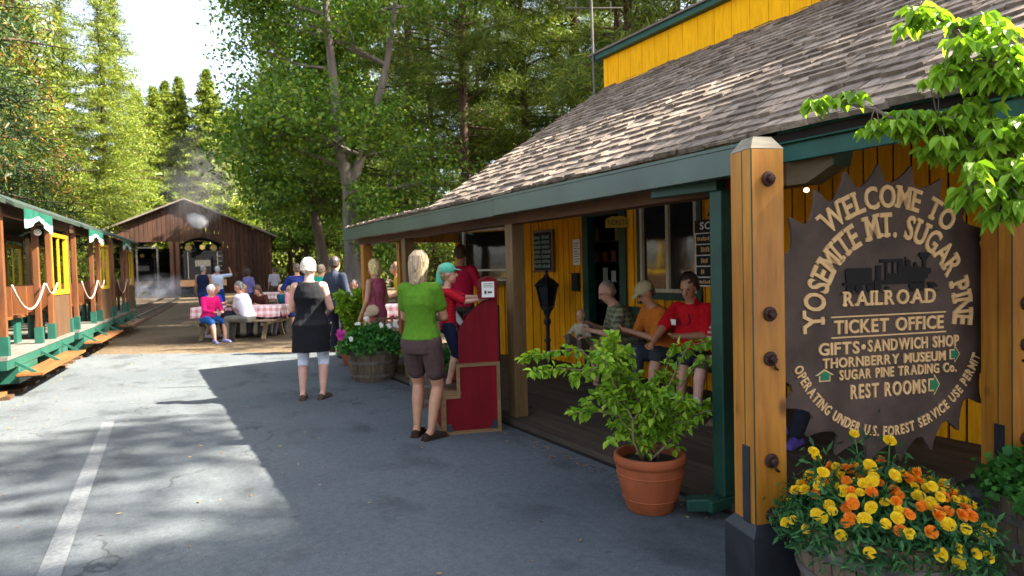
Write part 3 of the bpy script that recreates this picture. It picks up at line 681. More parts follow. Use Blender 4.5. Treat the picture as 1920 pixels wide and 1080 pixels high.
# --- canopy trees outside the frame whose shade dapples the paving
for x, y, s in ((14, 9.8, .95), (11.5, 13.6, .9), (19, 10, 1.1)):
    dup([pA, pB][int(x) % 2], (x, y, 0), random.uniform(0, 6), 'dark slim pine among the others in the wood behind the ticket office', G_R, (s, s, s))

# two loose-crowned trees outside the frame: their shade dapples the near paving
lc_ = thing('cottonwood', 'loose-crowned cottonwood standing behind the near end of the ticket office', 'tree', (15, -4.9, 0), 0, 'cottonwoods shading the paving')
random.seed(3); rng = np.random.default_rng(3); T_ = MB(); T_.tube([(0, 0, 0), (.1, .1, 6), (0, 0, 12), (.2, 0, 21)], [.32, .26, .18, .05], 10, cap=False); C_ = []
for k in range(24):
    a = random.uniform(0, 6.28); z = random.uniform(8.5, 21.5); r_ = 4.9*math.sqrt(random.random())*(1 if z < 17 else .8); p_ = (math.cos(a)*r_, math.sin(a)*r_, z+random.uniform(-.4, .8))
    T_.tube([(0, 0, z-1.2), (p_[0]*.5, p_[1]*.5, z-.3), p_], [.07, .04, .015], 4, cap=False)
    C_.append(rng.normal(size=(260, 3))*np.array([.62, .62, .16])+np.array(p_))
T_.build('trunk', 'bark', lc_, smooth=True); npmesh('crown', leaves(np.concatenate(C_), .16, .24, 'leaf'), 'lf_broad', lc_)
for x, y, s, a in ((12.5, -10.2, .9, 2.0), (15.2, -7.4, .82, 3.4)): dup(lc_, (x, y, 0), a, None, None, (s, s, s))
dup(lc_, (17.5, 9.2, 0), 1.1, 'loose-crowned cottonwood standing behind the middle of the ticket office', None, (1.0, 1.0, 1.1))
for x, y in ((16.5, 9.2), (20.5, 11.5), (15, 21), (10.5, 27)):
    dup([pA, pB][int(y) % 2], (x, y, 0), random.uniform(0, 6), 'dark slim pine among the others in the wood behind the ticket office', G_R, (1.45, 1.45, 1.0))

# fallen leaves and needles gathered along the deck, the rails and the paving edge
M['litter'] = leafmat('dry_leaf_litter', (0.10, 0.055, 0.02), (0.24, 0.14, 0.05), (0.34, 0.24, 0.09), trans=.1)
LT_ = []
for k in range(1500):
    u = random.random()
    if u < .35: x, y = 2.93-abs(random.gauss(0, .10)), random.uniform(2.2, 11)
    elif u < .65: x, y = random.uniform(-1.0, 4.4), 0; y = 15.3-(x+1.1)*.754+random.gauss(0, .35)
    elif u < .85: y = random.uniform(4, 15); x = -1.55+.114*(y-10)+abs(random.gauss(0, .3))
    else: x, y = random.uniform(-1.2, 2.9), random.uniform(2.2, 14)
    LT_.append((x, y, .009+random.uniform(0, .006)))
LT_ = np.array(LT_); n_ = len(LT_); a_ = rng.uniform(0, 6.28, n_); s_ = rng.uniform(.008, .022, n_)
dx_ = np.stack([np.cos(a_)*s_, np.sin(a_)*s_, np.zeros(n_)], 1); dy_ = np.stack([-np.sin(a_)*s_*.4, np.cos(a_)*s_*.4, rng.uniform(-.003, .004, n_)], 1)
lt_ = npmesh('leaf_litter', np.stack([LT_-dx_, LT_-dy_, LT_+dx_, LT_+dy_], 1), 'litter'); tag(lt_, 'dry leaves and needles scattered over the paving edges', 'leaf litter', kind='stuff')
# ---------------------------------------------------------------- people
SOLIDS = []
def rcone(mb, p0, r0, p1, r1, seg=12, flat=1.0):
    """closed tapered limb with round ends"""
    p0, p1 = Vector(p0), Vector(p1); d = p1-p0; l = d.length
    if l < 1e-5: mb.ell(p0, (r0, r0, r0)); return
    d.normalize(); pts = []; rad = []
    for a in (80, 50, 22): pts.append(p0-d*r0*math.sin(R(a))); rad.append(r0*math.cos(R(a)))
    pts.append(p0); rad.append(r0); pts.append(p1); rad.append(r1)
    for a in (22, 50, 80): pts.append(p1+d*r1*math.sin(R(a))); rad.append(r1*math.cos(R(a)))
    mb.tube(pts, rad, seg)
def loft(mb, rings, seg=18):
    """closed body of elliptical rings: (centre, rx, ry, tilt matrix)"""
    base = len(mb.v); n = len(rings)
    for c, rx, ry, mx in rings:
        for k in range(seg):
            a = 2*PI*k/seg; mb.v.append(tuple(Vector(c)+mx @ Vector((rx*math.cos(a), ry*math.sin(a), 0))))
    for i in range(n-1):
        for k in range(seg):
            a = base+i*seg+k; b = base+i*seg+(k+1) % seg; mb.f.append((a, b, b+seg, a+seg))
    mb.f.append(tuple(base+k for k in range(seg-1, -1, -1))); mb.f.append(tuple(base+(n-1)*seg+k for k in range(seg)))
def solid(mb, name, mt, parent, vox=.011, sm=4, noise_amt=0):
    o = mb.build(name, mt, parent, smooth=True)
    r = o.modifiers.new('r', 'REMESH'); r.mode = 'VOXEL'; r.voxel_size = vox; r.use_smooth_shade = True
    s = o.modifiers.new('s', 'SMOOTH'); s.factor = .5; s.iterations = sm
    if noise_amt:
        tx = bpy.data.textures.get('lock_noise') or bpy.data.textures.new('lock_noise', 'CLOUDS'); tx.noise_scale = .035
        dm = o.modifiers.new('d', 'DISPLACE'); dm.texture = tx; dm.strength = noise_amt; dm.texture_coords = 'LOCAL'
    SOLIDS.append(o); return o
def bake_solids():
    dg = bpy.context.evaluated_depsgraph_get()
    new = [(o, bpy.data.meshes.new_from_object(o.evaluated_get(dg))) for o in SOLIDS]
    for o, me in new:
        mt = o.data.materials[0]; o.modifiers.clear(); old = o.data; nm = old.name; o.data = me; bpy.data.meshes.remove(old); me.name = nm
        if not me.materials: me.materials.append(mt)
        me.polygons.foreach_set('use_smooth', [True]*len(me.polygons))
def ik(a, c, l1, l2, hint):
    a, c = Vector(a), Vector(c); d = c-a; l = d.length
    if l > (l1+l2)*.995: c = a+d*((l1+l2)*.995/l); d = c-a; l = d.length
    x = d.normalized(); t = (l1*l1-l2*l2+l*l)/(2*l); h = math.sqrt(max(0, l1*l1-t*t)); hv = Vector(hint)
    hv = hv-x*hv.dot(x); hv.normalize(); return a+x*t+hv*h, c
SK = {}
def skin(tone):
    if tone not in SK:
        c = {'fair': (0.52, 0.27, 0.17), 'tan': (0.42, 0.20, 0.11), 'brown': (0.22, 0.10, 0.06), 'pink': (0.56, 0.30, 0.22)}[tone]
        m, t, b = newmat('skin_'+tone); L(t, ramp(t, noise(t, coords(t), 12, 3), [(0.3, sc3(c, .86)), (0.7, sc3(c, 1.08))]), b.inputs['Base Color'])
        b.inputs['Roughness'].default_value = .5; b.inputs['Subsurface Weight'].default_value = .12; b.inputs['Subsurface Radius'].default_value = (.02, .008, .004); b.inputs['Subsurface Scale'].default_value = .6
        SK[tone] = m
    return SK[tone]
CL = {}
def clo(c, folds=.5):
    k = (c, folds)
    if k not in CL: CL[k] = c if not isinstance(c, tuple) else cloth('cloth_%d' % len(CL), c, .15, folds*1.8)
    return CL[k]
def hairmat(c):
    k = ('h', c)
    if k not in CL:
        m, t, b = newmat('hair_%d' % len(CL)); v = coords(t, (1, 1, .12))
        L(t, ramp(t, noise(t, v, 55, 4), [(0.35, sc3(c, .55)), (0.65, sc3(c, 1.3))]), b.inputs['Base Color']); b.inputs['Roughness'].default_value = .55
        bump(t, b, noise(t, v, 70, 3), .8, .008); CL[k] = m
    return CL[k]
def strandmat(c):
    k = ('s', c)
    if k not in CL:
        m, t, b = newmat('hair_strands_%d' % len(CL)); g = N(t, 'ShaderNodeNewGeometry')
        L(t, ramp(t, g.outputs['Random Per Island'], [(0, sc3(c, .45)), (.6, sc3(c, 1.1)), (1, sc3(c, 1.9))]), b.inputs['Base Color']); b.inputs['Roughness'].default_value = .45; CL[k] = m
    return CL[k]
def person(label, loc, face, H=1.70, sit=None, lean=0, side=0, look=(0, 0), arms=None, feet=None, female=False, fat=1.0, tone='fair',
           top=None, sleeve=.45, hem=.92, flare=0, bottom=('pants', (0.1, 0.1, 0.12)), shoe=(0.03, 0.025, 0.02), hair=((0.1, 0.06, 0.03), 'short'), hat=None,
           vox=.012, group=None, socks=None, collar=False, sub=None, kid=False, beard=False, twist=0, bare_shoes=False):
    """lean: forward tilt of the trunk (deg); look: (yaw, pitch) of the head; arms/feet: ((x,y,z) left, right) in metres of a 1.75 m body.
       x is the person's right, y forward."""
    K = H/1.75; root = thing('person', label, 'person', loc, 0, group, face=face); root.scale = (K, K, K)
    hs = 1.28 if kid else (1.0 if not female else .97)
    pel = Vector((0, 0, .93)) if sit is None else Vector((0, -.02, sit/K+.10))
    hipw = .092 if not female else .098; shw = (.175 if not female else .152)*(.92 if kid else 1)*(.5+.5*fat)
    dz = pel.z-.93
    Tm = Matrix.Rotation(R(-lean), 3, 'X') @ Matrix.Rotation(R(side), 3, 'Y')
    Tw = Matrix.Rotation(R(twist), 3, 'Z')
    def up(p): # a point of the standing trunk after leaning
        q = Vector(p)-Vector((0, 0, .93)); f = min(1, max(0, q.z/.25)); mm = Matrix.Rotation(R(-lean*f), 3, 'X') @ Matrix.Rotation(R(side*f), 3, 'Y') @ Matrix.Rotation(R(twist*f), 3, 'Z')
        return pel+mm @ q
    def upm(z): f = min(1, max(0, (z-.93)/.25)); return Matrix.Rotation(R(-lean*f), 3, 'X') @ Matrix.Rotation(R(side*f), 3, 'Y') @ Matrix.Rotation(R(twist*f), 3, 'Z')
    if female: prof = [(.80, .15, .105), (.86, .175, .12), (.93, .172, .118), (1.0, .155, .10), (1.08, .128, .088), (1.16, .13, .092), (1.26, .148, .118), (1.34, .150, .105), (1.41, .135, .075), (1.455, .075, .055)]
    else: prof = [(.80, .145, .105), (.86, .16, .115), (.93, .16, .112), (1.0, .155, .108), (1.08, .150, .105), (1.16, .155, .108), (1.26, .17, .12), (1.34, .175, .112), (1.41, .155, .082), (1.455, .08, .058)]
    prof = [(z, rx*(1+(fat-1)*(1.0 if z < 1.3 else .4)), ry*(1+(fat-1)*(1.7 if .9 < z < 1.25 else .5))) for z, rx, ry in prof]
    belly = (fat-1)*.18
    def torso(mb, off=0, zmin=.0, zmax=2, extra=None):
        rings = [(up((0, belly*(1 if .93 < z < 1.25 else 0), z)), rx+off, ry+off, upm(z)) for z, rx, ry in prof if zmin <= z <= zmax]
        if extra: rings = extra+rings
        loft(mb, rings)
    shp = [up((-shw, 0, 1.395)), up((shw, 0, 1.395))]
    hip = [pel+Vector((-hipw, 0, -.03)), pel+Vector((hipw, 0, -.03))]
    if arms is None: arms = ((-.26, .06, .84+dz), (.26, .06, .84+dz))
    if feet is None: feet = ((-.10, 0, 0), (.10, 0, 0)) if sit is None else ((-.13, .46, 0), (.13, .46, 0))
    al, af, ll, ls = .285, .255, .435, .415
    el, wr, kn, an_ = [], [], [], []
    for i, s in enumerate((-1, 1)):
        hint = arms[i][3:] if len(arms[i]) > 3 else (s*.5, -.7, -.4)
        e, c = ik(shp[i], arms[i][:3], al, af, hint); el.append(e); wr.append(c)
        fhint = (s*.12, 1, .05) if sit is None else (s*.15, .6, 1)
        k, a = ik(hip[i], Vector(feet[i][:3])+Vector((0, 0, .085)), ll, ls, fhint); kn.append(k); an_.append(a)
    fdir = []
    for i, s in enumerate((-1, 1)):
        yaw = feet[i][3] if len(feet[i]) > 3 else -s*10
        fdir.append(Vector((-math.sin(R(yaw)), math.cos(R(yaw)), 0)))
    nk = up((0, -.005, 1.45)); hc = nk+upm(1.4) @ Vector((0, .02, .0))+Matrix.Rotation(R(-lean*.4-look[1]*.3), 3, 'X') @ Vector((0, .01, .165*hs))
    HM = Tw @ Matrix.Rotation(R(look[0]), 3, 'Z') @ Matrix.Rotation(R(-look[1]), 3, 'X')
    def hp(x, y, z): return hc+HM @ Vector((x*hs, y*hs, z*hs))
    af_ = .5+.5*fat; lf = (.55+.45*fat)*(1.0 if not female else 1.03)
    # --- body: one continuous surface
    b = MB(); torso(b)
    rcone(b, up((0, -.01, 1.42)), .062, hc-Vector((0, 0, .05)), .052*(.9+.1*hs))
    b.ell(hp(0, -.012, .022), (.078*hs, .094*hs, .098*hs), 16, 12, HM); b.ell(hp(0, .022, -.045), (.060*hs, .066*hs, .070*hs), 14, 10, HM)
    b.ell(hp(0, .048, -.088), (.034*hs, .030*hs, .026*hs), 10, 8, HM)
    rcone(b, hp(0, .082, .02), .010, hp(0, .104, -.026), .016*hs); rcone(b, hp(-.028, .073, .030), .014, hp(.028, .073, .030), .014)
    rcone(b, hp(-.018, .078, -.058), .009, hp(.018, .078, -.058), .009)
    for s in (-1, 1): b.ell(hp(s*.080, -.008, -.005), (.011, .024, .034), 8, 8, HM)
    for i, s in enumerate((-1, 1)):
        rcone(b, up((s*shw*.5, 0, 1.40)), .058, shp[i], .056*af_)
        rcone(b, shp[i], .053*af_, el[i], .040*af_); rcone(b, el[i], .041*af_, wr[i], .026)
        fd = (wr[i]-el[i]).normalized(); pd = fd.cross(Vector((0, 0, 1))); pd = pd.normalized() if pd.length > .2 else Vector((0, 1, 0))
        pd = (pd*.6+Vector((0, 1, 0))*.4 - fd*fd.dot(pd*.6+Vector((0, 1, 0))*.4)).normalized(); nd = fd.cross(pd)
        inward = 1 if nd.dot(Vector((-s, 0, 0))) > 0 else -1; nd = nd*inward
        rcone(b, wr[i], .026, wr[i]+fd*.075, .030)
        for q in range(4):
            r0 = wr[i]+fd*.075+pd*(q-1.5)*.019; ln = (.030, .034, .031, .024)[q]
            r1 = r0+fd*ln*1.05+nd*.006; r2_ = r1+fd*ln*.8+nd*.022; rcone(b, r0, .0105, r1, .0098, 6); rcone(b, r1, .0098, r2_, .0085, 6)
        t0 = wr[i]+fd*.03+pd*.024; t1 = t0+fd*.035+pd*.022+nd*.01; rcone(b, t0, .013, t1, .011, 6); rcone(b, t1, .011, t1+fd*.03+nd*.01, .0095, 6)
        rcone(b, hip[i], .088*lf, kn[i], .054*lf); cf = an_[i]-kn[i]; bk_ = cf.cross(Vector((1, 0, 0))).normalized()*(-1)
        if bk_.y > 0 and sit is None: bk_ = -bk_
        rcone(b, kn[i], .053*lf, kn[i]+cf*.35+bk_*.012, .055*lf); rcone(b, kn[i]+cf*.35+bk_*.012, .055*lf, an_[i], .034)
        a0 = Vector((an_[i].x, an_[i].y, feet[i][2]+.038)); rcone(b, an_[i], .036, a0-fdir[i]*.04, .036); rcone(b, a0-fdir[i]*.045, .036, a0+fdir[i]*.14+Vector((0, 0, -.012)), .025)
    solid(b, 'body', skin(tone), root, vox, 4)
    near = vox < .0125
    if near:
        for s in (-1, 1): MB().ell(hp(s*.030, .0835, .012), (.0105, .008, .006), 8, 6, HM).build('eye', M['eye'], root, smooth=True)
    # --- top
    if top is not None:
        mt, c = clo(top), MB(); o_ = .016
        zlow = hem; z0r = [p for p in prof if p[0] > zlow]; 
        lowprof = [(z, rx, ry) for z, rx, ry in prof if z <= zlow+.01] or [prof[0]]
        lz, lrx, lry = min(prof, key=lambda p: abs(p[0]-zlow))
        ex = []
        if zlow < .79:
            for z in (zlow, zlow+.08, (zlow+.80)/2, .80): ex.append((up((0, 0, z)) if sit is None else pel+Vector((0, .0, z-.93)), prof[1][1]+o_+flare*(.8-z)/.4*1, prof[1][2]+o_+flare*(.8-z)/.4+.02, Matrix.Identity(3)))
            torso(c, o_+.004, .90, 1.47, ex)
        else: torso(c, o_, zlow-.03, 1.47, [(up((0, 0, zlow)), lrx+o_+.006+flare, lry+o_+.006+flare, upm(zlow))])
        for i, s in enumerate((-1, 1)):
            if sleeve > .04:
                rcone(c, up((s*shw*.4, 0, 1.395)), .062, shp[i], .066*af_); q = min(1, sleeve*2) if sleeve <= .5 else 1
                e1 = shp[i].lerp(el[i], q); rcone(c, shp[i], .066*af_, e1, (.062 if sleeve < .6 else .054)*af_)
                if sleeve > .5: rcone(c, el[i], .054*af_, el[i].lerp(wr[i], (sleeve-.5)*2), .038*af_)
            else: rcone(c, up((s*shw*.4, 0, 1.395)), .060, up((s*shw*.82, 0, 1.40)), .058)
        if collar: rcone(c, up((0, -.012, 1.455)), .066, up((0, .0, 1.482)), .064)
        solid(c, 'shirt' if zlow > .75 else 'tunic', mt, root, vox, 5)
    # --- trousers, shorts or skirt
    kind, bc = bottom[0], bottom[1]; ln = bottom[2] if len(bottom) > 2 else {'pants': 1.0, 'shorts': .42, 'capri': .72, 'skirt': .5}[kind]
    c = MB(); loft(c, [(up((0, belly if z > .93 else 0, z)) if z > .92 else pel+Vector((0, 0, z-.93)), rx+.010, ry+.010, upm(z)) for z, rx, ry in prof if z < 1.04])
    loose = {'pants': .018, 'shorts': .024, 'capri': .010, 'skirt': .03}[kind]
    for i, s in enumerate((-1, 1)):
        q = min(1, ln*2); e1 = hip[i].lerp(kn[i], q); rr = .088*lf+(.054-.088)*lf*q
        rcone(c, hip[i], .090*lf+loose*.6, e1, rr+loose)
        if ln > .5:
            q = (ln-.5)*2; e2 = kn[i].lerp(an_[i], q*.97); rcone(c, kn[i], .054*lf+loose, kn[i].lerp(e2, .4), .056*lf+loose); rcone(c, kn[i].lerp(e2, .4), .056*lf+loose, e2, .040+loose)
    solid(c, {'pants': 'trousers', 'shorts': 'shorts', 'capri': 'leggings', 'skirt': 'skirt'}[kind], clo(bc), root, vox, 5)
    # --- shoes
    if shoe is not None:
        for i in (0, 1):
            c = MB(); a0 = Vector((an_[i].x, an_[i].y, feet[i][2]+.036)); fd = fdir[i]; fx_ = Vector((fd.y, -fd.x, 0))
            rcone(c, a0-fd*.055, .040, a0+fd*.05, .040); rcone(c, a0+fd*.05, .040, a0+fd*.15+Vector((0, 0, -.012)), .030)
            if not bare_shoes: rcone(c, a0-fd*.03, .042, a0-fd*.03+Vector((0, 0, .045)), .043)
            c.bar(a0-fd*.095-Vector((0, 0, .026)), a0+fd*.182-Vector((0, 0, .026)), .078, .020)
            solid(c, 'shoe', clo(shoe, .2), root, min(vox, .011), 2)
            if socks: c = MB(); rcone(c, an_[i], .042, an_[i]+Vector((0, 0, .07)), .046); solid(c, 'sock', clo(socks, .2), root, vox, 2)
    # --- hair and hat
    if hair:
        hcol, hst = hair; c = MB()
        k = {'short': .0, 'thin': -.008, 'bob': .010, 'long': .010, 'curly': .014}[hst]
        c.ell(hp(0, -.028, .042), ((.082+k)*hs, (.092+k)*hs, (.092+k)*hs), 16, 12, HM)
        if hst in ('bob', 'long'):
            low = -.085 if hst == 'bob' else -.15
            rcone(c, hp(0, -.060, .0), .074*hs, hp(0, -.062, low), .058*hs)
            for s in (-1, 1): rcone(c, hp(s*.058, -.012, .03), .040*hs, hp(s*.060, -.020, low+.02), .030*hs)
        elif hst == 'curly': c.ell(hp(0, -.05, -.01), (.086*hs, .065*hs, .085*hs), 14, 10, HM)
        else: c.ell(hp(0, -.055, -.012), (.072*hs, .052*hs, .062*hs), 12, 8, HM)
        solid(c, 'hair', hairmat(hcol), root, min(vox, .011), 2, .028 if hst != 'thin' else .008)
    if hair and near and hair[1] in ('bob', 'long', 'curly', 'short') and not hat:
        hst = hair[1]; ST = []; low = {'bob': -.10, 'long': -.165, 'curly': -.05, 'short': -.03}[hst]; nn = 420 if hst in ('bob', 'long') else 300
        for q in range(nn):
            a = random.uniform(0, 2*PI); 
            if math.sin(a) > .62: continue
            z1 = low*random.uniform(.75, 1.08) if math.sin(a) < .35 else .02; pts = []; tw = random.gauss(0, .10)
            for j in range(6):
                v = j/5; zz = .145+(z1-.145)*v; rr = math.sqrt(max(.05, 1-((zz-.045)/.112)**2)) if zz > .045 else 1.0
                if zz < -.03: rr -= (-.03-zz)*1.3
                aa = a+tw*v; pts.append(hp(math.cos(aa)*.094*rr*(1+random.gauss(0, .015)), -.030+math.sin(aa)*.102*rr*(1+random.gauss(0, .015)), zz))
            wv_ = .0038; tx = Vector((math.sin(a), -math.cos(a), 0)); tx = HM @ tx
            for j in range(5): ST.append([tuple(pts[j]-tx*wv_), tuple(pts[j]+tx*wv_), tuple(pts[j+1]+tx*wv_*(1-j*.14)), tuple(pts[j+1]-tx*wv_*(1-j*.14))])
        npmesh('hair_strands', np.array(ST), strandmat(hair[0]), root)
    if beard:
        c = MB(); c.ell(hp(0, .045, -.075), (.058, .045, .040), 12, 8, HM); solid(c, 'beard', hairmat((.2, .17, .14)), root, vox, 2)
    if hat:
        c = MB(); c.ell(hp(0, -.012, .055), (.092*hs, .106*hs, .082*hs), 16, 12, HM)
        n = len(c.v); c.ell(hp(0, .10, .045), (.070*hs, .070*hs, .010*hs), 14, 6, HM @ Matrix.Rotation(R(-14), 3, 'X'))
        if len(hat) > 1 and hat[1] == 'flap': rcone(c, hp(0, -.085, .02), .05*hs, hp(0, -.105, -.085), .045*hs)
        solid(c, 'cap', clo(hat[0], .15), root, min(vox, .010), 2)
    root['_'] = 1; del root['_']
    root_data = dict(root=root, wr=wr, el=el, shp=shp, up=up, hp=hp, hc=hc, kn=kn, an=an_, fdir=fdir, HM=HM, K=K)
    return root_data
M['eye'] = mk('dark_eye', (0.02, 0.014, 0.01), 0.25, 0.1, 20, 0)
def rel(v): return (v.x, v.y)
def toward(p, q): return (q[0]-p[0], q[1]-p[1])
RX, RY = RT.x, RT.y; FX, FY = FW.x, FW.y
RIGHT = (RX, RY); LEFT = (-RX, -RY); AWAY = (FX, FY); BACK = (-FX, -FY)
def mixd(*a):  # weighted directions
    x = sum(k*d[0] for k, d in a); y = sum(k*d[1] for k, d in a); return (x, y)
# woman in green, seen from behind, arms folded in front
g = person('woman with blond bob in bright green t-shirt and brown shorts seen from behind', at(795, 822), mixd((1, AWAY), (.35, RIGHT)), 1.66, female=True, fat=1.04, tone='tan',
       top=(0.080, 0.185, 0.014), sleeve=.30, hem=.93, bottom=('shorts', (0.075, 0.045, 0.042), .33), shoe=(0.03, 0.018, 0.012), hair=((0.30, 0.21, 0.12), 'long'), vox=.009,
       arms=((.02, .20, 1.13, -1, -.2, -.6), (-.03, .22, 1.10, 1, -.2, -.6)), feet=((-.10, .06, 0, 8), (.09, -.03, 0, -28)), look=(-12, 4), bare_shoes=True)
# woman in black tunic, seen from behind
person('woman in long black sleeveless tunic and white capri leggings seen from behind', at(587, 749), mixd((1, AWAY), (-.1, RIGHT)), 1.66, female=True, fat=1.18, tone='pink',
       top=(0.012, 0.012, 0.014), sleeve=.0, hem=.60, flare=.03, bottom=('capri', (0.62, 0.64, 0.74), .66), shoe=(0.08, 0.05, 0.035), hair=((0.62, 0.52, 0.40), 'short'), vox=.010,
       arms=((-.10, .26, 1.06, -.6, -.5, -.6), (.16, .28, 1.05, .5, -.6, -.6)), feet=((-.12, 0, 0, 4), (.12, .02, 0, -20)), look=(-10, 8), bare_shoes=True)
# man in dark jacket
person('man in charcoal jacket and black trousers beside the potted bush, seen from behind', at(633, 660), mixd((1, AWAY), (.5, RIGHT)), 1.76, fat=1.08, tone='tan',
       top=(0.035, 0.042, 0.06), sleeve=.98, hem=.86, bottom=('pants', (0.012, 0.012, 0.018)), hair=((0.04, 0.025, 0.018), 'short'), arms=((-.22, .12, .95), (.2, .2, 1.0)), collar=True)
# woman with pink top and shoulder bag
pk = person('blond woman in pink sleeveless top and cream trousers with a cream shoulder bag', px_at(704, 9.5), mixd((-.9, RIGHT), (.45, AWAY)), 1.66, female=True, fat=1.02, tone='tan',
       top=(0.42, 0.09, 0.14), sleeve=.0, hem=.86, bottom=('pants', (0.48, 0.38, 0.27)), hair=((0.55, 0.40, 0.16), 'bob'), arms=((-.22, .12, .90), (.21, .14, .92)), look=(0, 10))
c = MB(); c.ell((-.22, -.10, .98), (.045, .13, .09)); c.ell((-.22, -.02, .92), (.04, .09, .05)); bagr = thing('shoulder_bag', 'cream slouchy shoulder bag hanging at the blond woman in pink', 'bag', pk['root'].location[:]); bagr.rotation_euler = pk['root'].rotation_euler; bagr.scale = pk['root'].scale
solid(c, 'bag_body', clo((0.42, 0.30, 0.20)), bagr, .012, 3)
MB().tube([(-.23, .02, 1.02), (-.19, .075, 1.25), (-.12, .02, 1.475), (-.18, -.10, 1.25), (-.23, -.18, 1.05)], .009, 6).build('strap', clo((0.13, 0.05, 0.03)), bagr, smooth=True)
# boy on the step
by = person('small boy in red polo shirt and mint green cap standing on the red steps', (2.50, 5.58, .40), mixd((1, RIGHT), (.12, AWAY)), 1.10, kid=True, tone='fair',
       top=stripes('red_check_shirt', (0.50, 0.012, 0.022), (0.30, 0.008, 0.02), .05, check='xz'), sleeve=.42, hem=.86, bottom=('shorts', (0.012, 0.016, 0.04), .50), shoe=(0.07, 0.05, 0.035), hair=((0.30, 0.2, 0.1), 'short'), hat=((0.10, 0.42, 0.28), 'flap'), vox=.010,
       arms=((-.13, .52, 1.30), (.12, .50, 1.28, .2, -.2, -1)), look=(0, -4), bare_shoes=True)
# second child, hidden by the red panel
person('toddler in white top half hidden behind the red panel', (2.66, 5.86, .40), mixd((1, RIGHT), (.5, AWAY)), .84, kid=True, tone='pink', top=(0.5, 0.46, 0.44), sleeve=.6, hem=.84, bottom=('shorts', (0.4, 0.3, 0.24), .4),
       shoe=(0.2, 0.08, 0.07), hair=((0.4, 0.3, 0.18), 'short'), arms=((-.18, .35, 1.2), (.18, .35, 1.2)), feet=((-.10, 0, 0), (.10, 0, 0)))
# people at the ticket window
person('person in raspberry red fleece at the ticket window, seen from behind', (4.05, 8.55, DZ), mixd((.9, AWAY), (.3, RIGHT)), 1.74, fat=1.1, tone='tan', top=(0.42, 0.012, 0.045), sleeve=.98, hem=.88,
       bottom=('pants', (0.05, 0.04, 0.035)), hair=((0.10, 0.045, 0.025), 'short'), arms=((-.12, .32, 1.1), (.2, .30, 1.08)), look=(0, 14))
person('man in mustard yellow shirt leaning between the porch posts', (4.6, 12.2, 0), mixd((-1, RIGHT), (-.2, AWAY)), 1.68, tone='tan', top=(0.50, 0.32, 0.02), sleeve=.45, hem=.88, bottom=('pants', (0.03, 0.03, 0.04)), hair=((0.2, 0.12, 0.06), 'short'), lean=20, arms=((-.1, .35, 1.0), (.1, .35, 1.0)))
# porch bench people (bench seat top at .45 above the deck)
BS = .37
def porch(label, y, x=4.92, face=(-1, -.04), **k): return person(label, (x-.02, y, DZ), face, sit=BS, vox=k.pop('vox', .0095), **k)
plaid = stripes('olive_plaid_shirt', (0.26, 0.25, 0.14), (0.07, 0.08, 0.055), .055, check='xz')
porch('grey-haired man in olive plaid shirt bending over the baby on his lap', 5.80, face=(-.8, .45), H=1.80, lean=26, fat=1.15, look=(8, 26), tone='fair', top=plaid, sleeve=.46, hem=.93, bottom=('shorts', (0.22, 0.15, 0.08), .5), shoe=(0.05, 0.035, 0.03), hair=((0.22, 0.17, 0.13), 'thin'),
      arms=((-.16, .46, .66), (.14, .44, .70)), feet=((-.14, .44, 0), (.16, .40, 0)))
porch('man in orange shirt and tan baseball cap with bowed head', 5.26, face=(-1, .30), H=1.74, lean=20, fat=1.1, look=(-6, 34), tone='tan', top=(0.46, 0.13, 0.018), sleeve=.45, hem=.93, bottom=('pants', (0.05, 0.055, 0.07)), hair=((0.1, 0.06, 0.04), 'short'), hat=((0.40, 0.33, 0.18),),
      arms=((-.10, .45, .72), (.10, .46, .70)))
rs = porch('big man in red polo shirt with a name tag looking down at his hands', 4.82, face=(-1, -.12), H=1.80, lean=9, fat=1.24, look=(16, 20), tone='tan', top=(0.48, 0.008, 0.014), sleeve=.45, hem=.93, bottom=('shorts', (0.035, 0.04, 0.045), .52), shoe=(0.10, 0.07, 0.04), hair=((0.035, 0.022, 0.018), 'short'), collar=True,
      arms=((-.17, .44, .70), (.12, .50, .62, .9, -.3, -.3)), feet=((-.20, .52, 0), (.14, .52, 0)), socks=(0.45, 0.42, 0.36))
hp_ = rs['up'](( .10, .155, 1.30)); MB().box(tuple(hp_+Vector((0, .045, 0))), (.075, .006, .055)).build('name_tag', 'white', rs['root'])
lp = [rs['up']((.07*math.cos(a), .125+.012*math.sin(a)+.03, 1.40+.085*math.sin(a)-.05)) for a in [R(q) for q in range(150, 400, 20)]]
MB().tube(lp, .006, 5).build('lanyard', 'black', rs['root'], smooth=True)
stp = stripes('red_white_striped_shirt', (0.38, 0.03, 0.04), (0.50, 0.36, 0.32), .045, 'z', .66)
porch('person in red and white striped shirt and tan shorts beside the green downspout', 4.22, face=(-1, -.05), H=1.74, lean=12, fat=1.08, look=(10, 18), tone='pink', top=stp, sleeve=.4, hem=.93, bottom=('shorts', (0.10, 0.08, 0.06), .5), shoe=(0.12, 0.085, 0.05), hair=((0.45, 0.33, 0.14), 'short'),
      arms=((-.14, .52, .62), (.16, .40, .66)), feet=((-.12, .50, 0), (.14, .50, 0)), socks=(0.5, 0.47, 0.42))
# baby on the lap
person('baby in cream top sitting on the lap of the man in plaid', (4.40, 6.12, DZ+.24), (-.95, -.35), .80, sit=.22, kid=True, tone='fair', top=(0.40, 0.34, 0.24), sleeve=.5, hem=.9, bottom=('pants', (0.12, 0.10, 0.07)), shoe=None, hair=((0.30, 0.18, 0.09), 'thin'), vox=.012,
       arms=((-.26, .34, .80), (.26, .30, .82)), feet=((-.16, .30, .32), (.16, .30, .32)))
